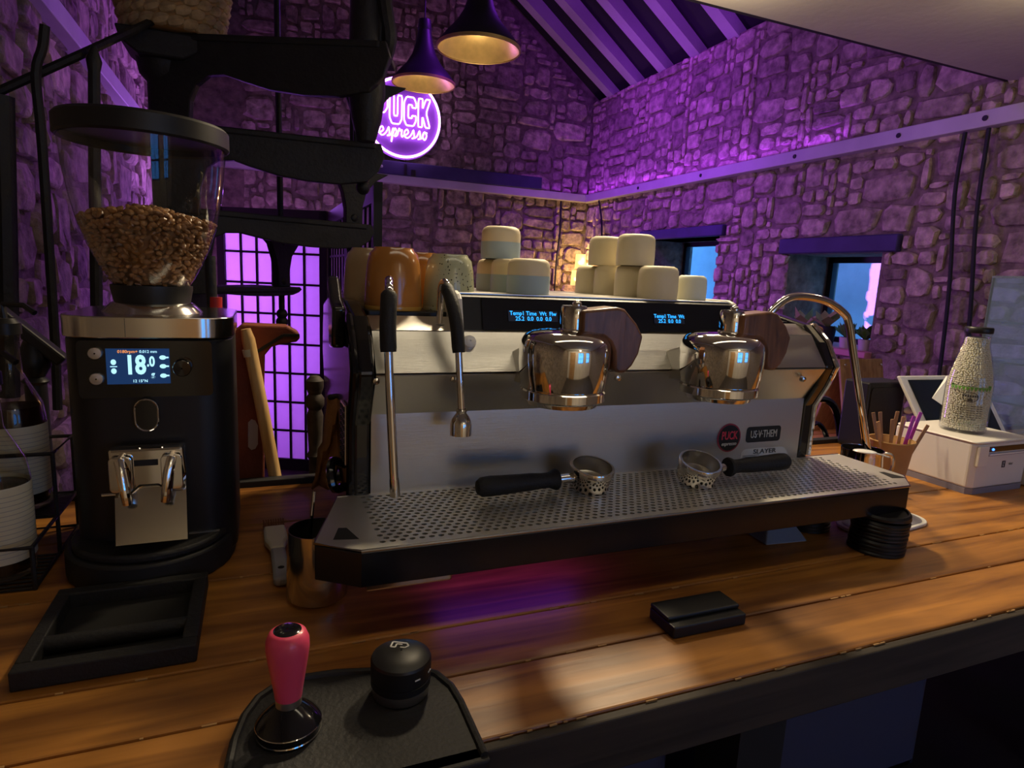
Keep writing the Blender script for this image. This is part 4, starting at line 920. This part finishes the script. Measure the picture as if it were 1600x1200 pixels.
# ------------------------------------------------------------------ lids, coaster, acrylic block
rl = random.Random(4)
lid0 = None
def lid(x, y, z, tilt, label, grp, r=.045):
    global lid0
    t = thing('cup_lid', label, 'lid', (x, y, z), 0, grp); t.rotation_euler = tilt
    if lid0 is None:
        lid0 = (MB().lathe([(.001, .003), (r*.86, .003), (r*.88, .0065), (r*.94, .0065), (r, .003), (r, 0), (r*.95, -.0005), (r*.93, .002)], n=36).mesh('rim_disc', MT['black_plastic'], ang=30))
    o = bpy.data.objects.new('rim_disc', lid0); COL.objects.link(o); o.parent = t
def stack(x, y, n, where):
    names = ['bottom', 'second', 'third', 'fourth', 'fifth', 'sixth', 'seventh', 'eighth', 'ninth', 'tenth', 'eleventh', 'twelfth', 'thirteenth', 'fourteenth']
    for k in range(n):
        nm = 'topmost' if k == n-1 else names[k]+(' from the bottom' if k else '')
        lid(x+.0012*math.sin(k*1.7)+.0004*k, y, .001+k*.0066, (R(rl.uniform(-1, 1)), R(min(3.5, .35*k)), rl.uniform(0, 6)), f'black takeaway lid, {nm} of the {where}', 'stacked black lids')
lq = az(1383, 862, 0)
stack(.995, .712, 11, 'stack under the right tray corner')
stack(.955, .832, 6, 'low stack behind the acrylic block')
cst = thing('coaster', 'steel and cork rounded trivet lying behind the black lids', 'coaster', (1.115, .792, 0), R(8))
MB().prism(rrect(-.105, .105, -.045, .045, .04, 8), .0003, .006).build('plate', MT['white_gloss'], cst, bevel=.0015); MB().prism(rrect(-.095, .095, -.038, .038, .034, 8), .006, .0068).build('inlay', MT['grey_plastic'], cst)
MB().tube([(.03*math.cos(2*PI*i/24), .022*math.sin(2*PI*i/24), .0072) for i in range(24)], .0012, 6, closed=True).build('ring_mark', MT['label_silver'], cst)
ac = thing('acrylic_block', 'clear bluish acrylic wedge on the counter under the tray', 'block', (.855, .80, 0), R(-5))
bt = [(-.045, -.030), (.045, -.030), (.045, .030), (-.045, .030)]; tp2 = [(a*.6, b*.6+.01) for a, b in bt]
MB().add([(a, b, .001) for a, b in bt]+[(a, b, .030) for a, b in tp2], [(3,2,1,0),(4,5,6,7)]+[(i, (i+1) % 4, 4+(i+1) % 4, 4+i) for i in range(4)]).build('wedge', MT['slate_blue'], ac, smooth=False, bevel=.003)

# ------------------------------------------------------------------ jug and cup of stirrers at the right
jg = thing('steel_jug', 'polished steel jug holding the right steam wand tip', 'jug', (1.232, .945, 0))
MB().lathe([(.001, .002), (.044, .002), (.047, .006), (.046, .05), (.042, .09), (.043, .102), (.0415, .102), (.0405, .09), (.044, .05), (.045, .01), (.001, .008)], n=40).build('jug', MT['chrome'], jg, ang=50)
MB().tube(smooth_path([(.044, -.006, .09), (.07, -.02, .086), (.072, -.02, .05), (.046, -.006, .03)], 5), .004, 8).build('handle', MT['steel_polish'], jg)
sp_ = thing('teaspoon', 'small pale spoon lying at the right back corner of the drip tray', 'spoon', (1.135, .865, .112), R(-40))
MB().ball((0, 0, .012), .014, (1.6, 1, .25)).build('bowl', MT['white_gloss'], sp_); MB().bar((.012, 0, .012), (.045, 0, .006), .006, .002).build('handle', MT['white_gloss'], sp_)
kc = thing('paper_cup', 'brown kraft paper cup holding stirrers beside the printer', 'cup', (1.376, .985, 0)); KS = 1.14
MB().lathe([(.001, .003), (.030, .003), (.0315, 0), (.042, .088), (.0435, .090), (.0425, .092), (.0405, .089), (.030, .005), (.001, .005)], n=40).xf(Matrix.Scale(1.14, 4)).build('wall', MT['kraft'], kc, ang=50)
MB().lathe([(.0415, .089), (.0437, .0885), (.0442, .0905), (.0432, .0925), (.0415, .092)], n=40).xf(Matrix.Scale(1.14, 4)).build('rolled_rim', MT['kraft'], kc)
mat('stirrer_purple', (.42, .03, .42), .35); rs = random.Random(12)
wherein = ['leftmost, leaning far left', 'second from the left', 'third from the left, tall', 'fourth from the left', 'in the middle', 'just right of the middle', 'against the purple ones']
for k in range(11):
    a = -1.0+2.0*k/10; pur = k in (7, 8, 9)
    lab = (('brown wooden stirrer in the kraft cup, '+(wherein[k] if k < 7 else 'rightmost')) if not pur else 'purple stirrer in the kraft cup, '+['left', 'middle', 'right'][k-7]+' of the three')
    b0 = Vector((1.376+.018*a, .985+rs.uniform(-.012, .012), .006)); dr = (RGT*(a*.42)+Vector((0, 0, 1))+FWD*rs.uniform(-.15, .15)).normalized()
    L_ = rs.uniform(.145, .175)
    o = tag(MB().bar(b0, b0+dr*L_, .0085, .0024, up=FWD).build('stirrer', MT['stirrer_purple' if pur else 'stirrer_wood'], bevel=.0008), lab, 'stirrer', 'stirrers in the kraft cup')

# ------------------------------------------------------------------ printer, bottle, tablet, cash drawer, display case
pr = thing('receipt_printer', 'white receipt printer with a blue status light', 'printer', (1.58, .95, 0))
body = [(1.483, .872), (1.495, .862), (1.672, .862), (1.684, .874), (1.684, 1.055), (1.483, 1.055)]
MB().prism(body, .014, .118).build('body', MT['white_plastic'], pr, w=True, smooth=False, bevel=.004)
MB().prism([(a, b) for a, b in body], .0, .0138).build('base_skirt', MT['grey_plastic'], pr, w=True, smooth=False)
MB().prism(rrect(1.481, 1.686, .860, 1.057, .014), .118, .124).build('cover', MT['white_plastic'], pr, w=True, bevel=.003)
MB().box(1.530, 1.668, .8608, .863, .098, .1105).build('status_window', MT['black_gloss'], pr, w=True, smooth=False); MB().ball((1.541, .8606, .104), .003).build('status_light', MT['led_blue'], pr, w=True)
MB().box(1.527, 1.672, .8610, .863, .088, .0955).build('paper_slot', MT['grey_plastic'], pr, w=True, smooth=False); MB().box(1.53, 1.67, .858, .863, .0905, .094).build('tear_bar', MT['white_gloss'], pr, w=True, smooth=False)
MB().prism(rrect(1.490, 1.523, .066, .113, .003), .857, .864, 'y').build('release_button', MT['white_plastic'], pr, w=True, bevel=.0015)
lg = MB(); 
for bx in ((1.585, 1.5875, .058, .074), (1.594, 1.5965, .058, .074), (1.585, 1.5965, .058, .0605), (1.585, 1.5965, .0715, .074)): lg.box(bx[0], bx[1], .8612, .8622, bx[2], bx[3])
lg.text('S', .010, (1.5907, .8613, .066)); lg.build('maker_mark', MT['ink_dark'], pr, w=True, smooth=False)
MB().text('star', .010, (1.617, .8613, .066)).build('maker_name', MT['ink_grey'], pr, w=True, smooth=False)
bo = thing('milk_bottle', 'glass milk bottle of white pellets with printed label on the printer', 'bottle', (1.575, .955, .1242))
bp = [(.044, 0), (.0475, .004), (.048, .02), (.0475, .115), (.045, .135), (.036, .175), (.028, .205), (.026, .232), (.028, .236), (.028, .244)]
MB().lathe([(.001, 0)]+bp, n=40).build('glass', MT['glass'], bo, ang=60)
mb = MB(); rp_ = random.Random(2); mat('pellet', (.72, .70, .60), .7)
inner = [(.0425, .010), (.0435, .03), (.0432, .115), (.0405, .135), (.0315, .175), (.0235, .205), (.0215, .226)]
mb.lathe([(.001, .009)]+[(a-.002, b) for a, b in inner]+[(.001, .228)], n=32)
for (r0, z0), (r1, z1) in zip(inner, inner[1:]):
    n_ = max(1, int((z1-z0)/.0042))
    for j in range(n_):
        z = z0+(z1-z0)*j/n_; r_ = r0+(r1-r0)*j/n_; k = int(2*PI*r_/.0046)
        for i in range(k):
            t = 2*PI*(i+rp_.random()*.7)/k; mb.ball((r_*math.cos(t), r_*math.sin(t), z+rp_.uniform(-.001, .001)), .0023, (1,1,1), 5, 4)
stuff(mb.build('pellets', MT['pellet'], bo))
MB().lathe([(.0278, .236), (.0290, .238), (.0290, .247), (.027, .250), (.001, .250)], n=32).build('cap', MT['black_plastic'], bo)
# label curved print on the bottle, facing the bar
fa = math.atan2(-.955, -1.575)+.12
def on_bottle(mb, flat, r=.0487):
    for p in flat.v:
        t = fa+p.x/r; mb.v.append(Vector((r*math.cos(t), r*math.sin(t), p.y)))
    b = len(mb.v)-len(flat.v); mb.f += [tuple(i+b for i in q) for q in flat.f]; return mb
fl = MB()
for k in range(11): x = -.040+.008*k; fl.add([(x-.0042, .112, 0), (x+.0042, .112, 0), (x, .102, 0)], [(0,1,2)])
fl.add([(-.044, .1165, 0), (.044, .1165, 0), (.044, .112, 0), (-.044, .112, 0)], [(0,1,2,3)])
fl2 = MB(); 
for k in range(6): fl2.add([(.012*math.cos(a_)*(1.3 if k % 2 else .5), .024+.005*math.sin(a_), 0) for a_ in (k*1.047, k*1.047+.5, k*1.047+1.0)], [(0,1,2)])
g_ = on_bottle(MB(), fl); on_bottle(g_, fl2); g_.build('green_print', MT['ink_green'], bo, smooth=False, fix=False)
fl = MB()
for i in range(20):
    a0, a1 = 2*PI*i/20, 2*PI*(i+1)/20; f_ = lambda a_, k: (.016*k*math.cos(a_), .088+.012*k*math.sin(a_), 0)
    fl.add([f_(a0, .9), f_(a0, 1), f_(a1, 1), f_(a1, .9)], [(0,1,2,3)])
fl.add([(-.005, .078, 0), (.005, .078, 0), (.005, .083, 0), (0, .087, 0), (-.005, .083, 0)], [(0,1,2,3,4)])
for k in range(7): fl.add([(-.016+.0047*k, .0885, 0), (-.0125+.0047*k, .0885, 0), (-.0125+.0047*k, .093, 0), (-.016+.0047*k, .093, 0)], [(0,1,2,3)])
for k in range(7):
    n_ = 9
    for j in range(n_):
        w_ = .0038+.002*((j*7+k*3) % 3)/2; x = -.030+.0066*j+(.004 if k == 6 else 0)
        if k == 6 and j > 6: continue
        fl.add([(x, .066-.0052*k, 0), (x+w_, .066-.0052*k, 0), (x+w_, .0675-.0052*k, 0), (x, .0675-.0052*k, 0)], [(0,1,2,3)])
on_bottle(MB(), fl).build('black_print', MT['ink_dark'], bo, smooth=False, fix=False)
# tablet till
tb = thing('tablet_till', 'white framed tablet on a stand behind the printer', 'tablet', ad(1500, 690, 1.80))
A, B, C_, D2 = ad(1446, 678, 1.74), ad(1580, 690, 1.84), ad(1531, 586, 1.86), ad(1405, 587, 1.76)
n_ = (B-A).cross(D2-A).normalized()
tf = MB().slab(A, B, C_, D2, -.010).build('frame', MT['white_gloss'], tb, w=True, smooth=False, bevel=.003)
cen = (A+B+C_+D2)/4; k_ = [cen+(p-cen)*.86+n_*.0015 for p in (A, B, C_, D2)]
MB().slab(*k_, .0008).build('screen', MT['black_gloss'], tf, w=True, smooth=False)
for s in (.35, .7): MB().bar(A.lerp(B, s)+Vector((0, .02, .02)), Vector((A.lerp(B, s).x+.06, A.lerp(B, s).y+.10, 0.004)), .03, .012).build('stand_leg', MT['white_gloss'], tb, w=True, smooth=False)
MB().bar(A.lerp(B, .5)+Vector((.06, .1, -.0)), Vector((A.lerp(B, .5).x+.06, A.lerp(B, .5).y+.1, .002)), .05, .05, up=(1, 0, 0)).build('stand_post', MT['white_gloss'], tb, w=True, smooth=False)
pp = thing('paper_sheet', 'folded white paper leaning on the tablet beside the bottle', 'paper', ad(1465, 640, 1.70))
MB().slab(ad(1456, 622, 1.70), ad(1482, 640, 1.69), ad(1486, 585, 1.72), ad(1478, 588, 1.73), .001).build('sheet', MT['ink_white'], pp, w=True, smooth=False)
sc_ = thing('scoop_spoon', 'white oval spoon head standing left of the tablet', 'spoon', ad(1420, 700, 1.80))
MB().ball((ad(1420, 641, 1.80)-ad(1420, 700, 1.80)), .020, (1.0, .4, .55)).build('bowl', MT['white_gloss'], sc_); MB().cyl((ad(1414, 648, 1.80)-ad(1420, 700, 1.80)), (0, 0, -.02), .003).build('handle', MT['white_gloss'], sc_)
dw = thing('cash_drawer', 'pale grey cash drawer with a key in its lock', 'cash drawer', (1.88, .95, 0))
MB().box(1.70, 2.00, .800, .93, .002, .060).build('body', MT['white_plastic'], dw, w=True, smooth=False, bevel=.003)
MB().box(1.698, 2.002, .797, .932, .0605, .066).build('top_plate', MT['white_plastic'], dw, w=True, smooth=False, bevel=.002)
lk = MB().lathe([(.001, .006), (.008, .006), (.009, 0)], (1.698, .835, .026), 16, Matrix.Rotation(-PI/2, 3, 'Y')).build('lock', MT['ink_black'], dw, w=True)
MB().lathe([(.001, .002), (.010, .002), (.010, 0), (.001, 0)], (1.684, .835, .022), 16, Matrix.Rotation(-PI/2, 3, 'Y')).build('key', MT['steel_polish'], lk, w=True)
MB().box(1.712, 1.735, .83, .90, .0662, .080).build('coin_latch', MT['grey_plastic'], dw, w=True, smooth=False, bevel=.002)
dc = thing('display_case', 'clear acrylic display case with shelves at the right edge', 'display case', (2.30, 1.02, 0))
x0, x1, y0, y1, zb, zt_ = 2.08, 2.46, .86, 1.25, .002, .505
for nm, bx in (('side_pane', (x0, x0+.006, y0, y1, zb, zt_)), ('side_pane', (x1-.006, x1, y0, y1, zb, zt_)), ('back_pane', (x0+.006, x1-.006, y1-.006, y1, zb, zt_)), ('front_pane', (x0+.006, x1-.006, y0, y0+.006, zb, zt_)), ('top_pane', (x0, x1, y0, y1, zt_, zt_+.006))): MB().box(*bx).build(nm, MT['acrylic'], dc, w=True, smooth=False)
for zz in (.13, .25, .37): MB().box(x0+.008, x1-.008, y0+.008, y1-.008, zz, zz+.006).build('shelf', MT['acrylic'], dc, w=True, smooth=False)
MB().cyl((x0-.012, 1.05, .30), (x0, 1.05, .30), .012, n=14).build('knob', MT['black_gloss'], dc, w=True)

# ------------------------------------------------------------------ things beyond the bar at the right
tt = thing('slatted_table', 'terracotta slatted wooden table beyond the bar', 'table', (2.35, 2.0, FL))
for k in range(5): MB().box(1.95, 2.85, 1.66+.125*k, 1.775+.125*k, -.225, -.20).build('slat', MT['terracotta_wood'], tt, w=True, smooth=False, bevel=.003)
for x in (2.02, 2.78):
    for y in (1.74, 2.2): MB().box(x-.025, x+.025, y-.025, y+.025, FL, -.225).build('leg', MT['iron'], tt, w=True, smooth=False)
ab = thing('menu_board', 'wooden tent menu stand with two screws on the slatted table', 'menu stand', (2.47, 1.98, -.20))
MB().slab((2.365, 1.90, -.199), (2.63, 1.90, -.199), (2.63, 1.985, .150), (2.365, 1.985, .150), -.012).build('front_board', MT['oak'], ab, w=True, smooth=False, bevel=.002)
MB().slab((2.365, 2.10, -.199), (2.63, 2.10, -.199), (2.63, 2.0, .150), (2.365, 2.0, .150), .012).build('rear_board', MT['oak'], ab, w=True, smooth=False, bevel=.002)
for x in (2.385, 2.61): MB().ball((x, 1.972, .125), .007).build('screw', MT['steel_polish'], ab, w=True)
ch = thing('bistro_chair', 'black bentwood chair with a hooped back beyond the machine', 'chair', (1.66, 1.60, FL))
MB().tube(smooth_path([(1.52, 1.45, FL), (1.52, 1.45, -.45), (1.53, 1.45, -.1), (1.58, 1.45, .06), (1.66, 1.45, .10), (1.74, 1.45, .06), (1.79, 1.45, -.1), (1.80, 1.45, -.45), (1.80, 1.45, FL)], 6), .012, 8).build('back_hoop', MT['black_gloss'], ch, w=True)
MB().tube(smooth_path([(1.57, 1.45, -.45), (1.58, 1.45, -.1), (1.66, 1.45, .02), (1.74, 1.45, -.1), (1.75, 1.45, -.45)], 6), .008, 8).build('inner_hoop', MT['black_gloss'], ch, w=True)
MB().lathe([(.001, -.49), (.19, -.49), (.20, -.475), (.19, -.465), (.001, -.465)], (1.66, 1.62, 0), 28).build('seat', MT['black_gloss'], ch, w=True)
for x in (1.54, 1.78): MB().cyl((x, 1.76, FL), (x+(.03 if x < 1.7 else -.03), 1.72, -.48), .014, n=10).build('leg', MT['black_gloss'], ch, w=True)
for k, (x, y, lb) in enumerate(((1.16, 1.10, 'black jar with a ribbed lid beside the machine flank'), (1.085, 1.06, 'black jar half hidden behind the machine splash panel'))):
    j = thing('black_jar', lb, 'jar', (x, y, 0), 0, 'black jars right of the machine')
    MB().lathe([(.001, .001), (.042, .001), (.044, .004), (.044, .070), (.001, .070)], n=32).build('jar', MT['black_gloss'], j); MB().lathe([(.001, .086), (.044, .086), (.0465, .083), (.0465, .071), (.001, .070)], n=32).build('lid', MT['black_rubber'], j); MB().tube([(.0467*math.cos(2*PI*i/32), .0467*math.sin(2*PI*i/32), .083) for i in range(32)], .0009, 6, closed=True).build('lid_edge', MT['steel_soft'], j)
bsp = thing('black_speaker', 'small black box standing behind the tablet beside the menu stand', 'speaker', (1.65, 1.255, 0))
MB().box(-.075, .075, -.04, .04, .002, .195).build('body', MT['black_plastic'], bsp, smooth=False, bevel=.005); MB().prism(rrect(-.065, .065, .02, .18, .01), -.0425, -.04, 'y').build('grille', MT['black_rubber'], bsp, smooth=False)
# plants on the window sill
def pot(y, label, pm, h, r, leafm, n, lr, ps=None, x=WX+.04):
    t = thing('potted_plant', label, 'plant', (x, y, H2[2]+.004), 0, 'plants on the window sill')
    MB().lathe([(.001, 0), (r*.8, 0), (r, h), (r*.9, h), (r*.75, .01), (.001, .01)], n=24).build('pot', MT[pm], t)
    q = random.Random(int(y*100))
    for k in range(n):
        a = 2*PI*k/n+q.uniform(-.3, .3); e = q.uniform(.5, 1.3); d = Vector((math.cos(a)*math.cos(e), math.sin(a)*math.cos(e), math.sin(e)))
        b = Vector((0, 0, h*.9)); s = d.cross(Vector((0, 0, 1))).normalized()*lr*.28; m_ = b+d*lr*.6; up = Vector((0, 0, .004))
        MB().add([b, m_+s, b+d*lr, m_-s, m_+up], [(0,1,4),(1,2,4),(2,3,4),(3,0,4)]).build('leaf', MT[leafm], t, fix=False)
pot(2.41, 'small succulent in a pale pot at the right end of the window sill', 'plant_pot', .06, .035, 'leaf', 14, .09)
pot(2.53, 'green plant in a pale pot, second from the right on the window sill', 'plant_pot', .06, .035, 'leaf', 10, .10)
pot(2.665, 'pale leaved plant in a dark pot on the window sill', 'black_matte', .11, .05, 'leaf_pale', 7, .13)
pot(2.845, 'plant in a slim dark pot at the left end of the window sill', 'black_matte', .09, .035, 'leaf_pale', 5, .14)

# ------------------------------------------------------------------ behind the counter at the left
an = thing('anvil_fixture', 'rust red anvil-shaped iron fixture behind the counter', 'anvil', (0.0, 1.40, -.06))
AP = [(372, 512), (380, 505), (447, 508), (466, 518), (468, 526), (462, 532), (440, 535), (424, 540), (414, 552), (413, 600), (413, 660), (413, 752), (360, 752), (360, 520)]
AY = 1.40
MB().prism([(p.x, p.z) for p in (ay(x, y, AY) for x, y in AP)], AY-.03, AY+.03, 'y').build('body', MT['rust_red'], an, w=True, smooth=False, bevel=.004)
HO = [(388, 655), (393, 650), (399, 652), (403, 660), (403, 688), (399, 695), (393, 697), (388, 692)]
MB().prism([(p.x, p.z) for p in (ay(x, y, AY) for x, y in HO)], AY-.0315, AY-.029, 'y').build('slot', MT['shoji_paper'], an, w=True, smooth=False)
MB().bar(ay(398, 552, AY-.032), ay(442, 524, AY-.032), .004, .006).build('edge_line', MT['ink_black'], an, w=True, smooth=False); MB().bar(ay(442, 524, AY-.032), ay(468, 524, AY-.032), .004, .006).build('edge_line', MT['ink_black'], an, w=True, smooth=False)
hm = thing('wooden_handle', 'pale wooden tool handle leaning against the red anvil', 'handle', ay(432, 746, 1.335))
MB().tube([ay(384, 514, 1.345), ay(388, 530, 1.345), ay(410, 640, 1.34), ay(430, 745, 1.335)], [.009, .0125, .0125, .0125], 16).build('shaft', MT['hammer_wood'], hm, w=True)
MB().tube([ay(389, 545, 1.345), ay(392, 556, 1.345)], .0135, 16).build('tape_band', MT['label_paper'], hm, w=True)
rp2 = thing('red_handle', 'black rod with a red grip rising behind the grinder', 'handle', (ay(337, 600, 1.36).x, 1.36, FL))
MB().tube([ay(328, 400, 1.36), ay(337, 600, 1.36), Vector((ay(337, 600, 1.36).x, 1.36, FL))], .010, 12).build('rod', MT['iron'], rp2, w=True); MB().cyl(ay(336, 464, 1.36), ay(337, 600, 1.36), .013, n=12).build('grip', MT['red'], rp2, w=True)
nw = thing('turned_post', 'dark turned wooden post in front of the folding screen', 'post', ay(493, 760, 1.42))
b0 = ay(493, 757, 1.42)
MB().lathe([(.001, .0), (.020, 0), (.020, .02), (.014, .03), (.014, .06), (.019, .07), (.014, .08), (.016, .12), (.018, .16), (.014, .175), (.020, .185), (.020, .20), (.014, .21), (.019, .225), (.019, .24), (.010, .25), (.001, .252)], (b0.x, b0.y, b0.z), 20).build('baluster', MT['fascia_shade_wood'], nw, w=True)

# ------------------------------------------------------------------ syrup bottles in a wire rack
def syrup(x, y, z, label, lvl):
    t = thing('syrup_bottle', label, 'bottle', (x, y, z), 0, 'syrup bottles in the wire rack')
    pf = [(.036, 0), (.0395, .004), (.040, .02), (.040, .135), (.037, .158), (.025, .185), (.016, .205), (.0145, .25), (.017, .252), (.017, .262)]
    MB().lathe([(.001, 0)]+pf, n=36).build('glass', MT['glass'], t, ang=60)
    MB().lathe([(.001, .007), (.0365, .008), (.0365, min(lvl, .135)), (.034, lvl), (.001, lvl)], n=36).build('syrup', mat('syrup', (.02, .008, .004), .2), t)
    lb = MB().lathe([(.0403, .025), (.0407, .026), (.0407, .128), (.0403, .129)], n=36).build('paper_label', MT['label_paper'], t)
    mb = MB()
    for k in range(14):
        mb.lathe([(.0409, .034+.0064*k), (.0409, .0348+.0064*k)], (0,0,0), 36)
    mb.build('label_print', MT['ink_grey'], lb, fix=False)
    MB().lathe([(.001, .285), (.013, .285), (.019, .278), (.019, .262), (.001, .262)], n=24).build('cap', MT['black_plastic'], t)
    MB().tube([(0, 0, .285), (0, 0, .305), (.03, -.02, .305), (.045, -.03, .295)], .004, 8).build('pump_spout', MT['black_plastic'], t)
syrup(-.333, .995, .008, 'syrup bottle with cream label at the very front left of the rack', .125)
syrup(-.342, 1.115, .062, 'syrup bottle with cream label standing higher behind the front bottle', .155)
rk = thing('wire_rack', 'black wire rack holding the syrup bottles beside the grinder', 'rack', (-.36, 1.05, 0))
mb = MB()
xr0, xr1, yr0, yr1 = -.42, -.283, .945, 1.165
for z in (.003, .06): mb.tube([(xr0, yr0, z), (xr1, yr0, z), (xr1, yr1, z), (xr0, yr1, z)], .003, 6, closed=True)
mb.tube([(xr0, 1.06, .155), (xr1, 1.06, .155), (xr1, yr1, .155), (xr0, yr1, .155)], .003, 6, closed=True)
for x, y, h in ((xr1, yr0, .06), (xr0, yr0, .06), (xr1, 1.06, .155), (xr1, yr1, .155), (xr0, yr1, .155)): mb.cyl((x, y, .001), (x, y, h), .003, n=6)
for k in range(9): mb.cyl((xr0, yr0+.012+.012*k, .003), (xr1, yr0+.012+.012*k, .003), .0018, n=5)
mb.build('wire_frame', MT['iron'], rk, w=True)
MB().box(xr0, xr1, 1.066, yr1, .055, .060).build('upper_deck', MT['iron'], rk, w=True, smooth=False)
kn = thing('lever_tap', 'black lever handle and finial behind the syrup bottles', 'lever', (-.40, 1.27, 0))
MB().bar(ay(-10, 480, 1.25), ay(100, 565, 1.25), .03, .02).build('lever', MT['black_plastic'], kn, w=True, smooth=False, bevel=.004)
b0 = ay(56, 600, 1.25)
MB().lathe([(.016, -b0.z), (.016, .0), (.020, .005), (.014, .012), (.024, .03), (.022, .05), (.012, .075), (.001, .08)], b0, 18).build('finial_post', MT['black_plastic'], kn, w=True)
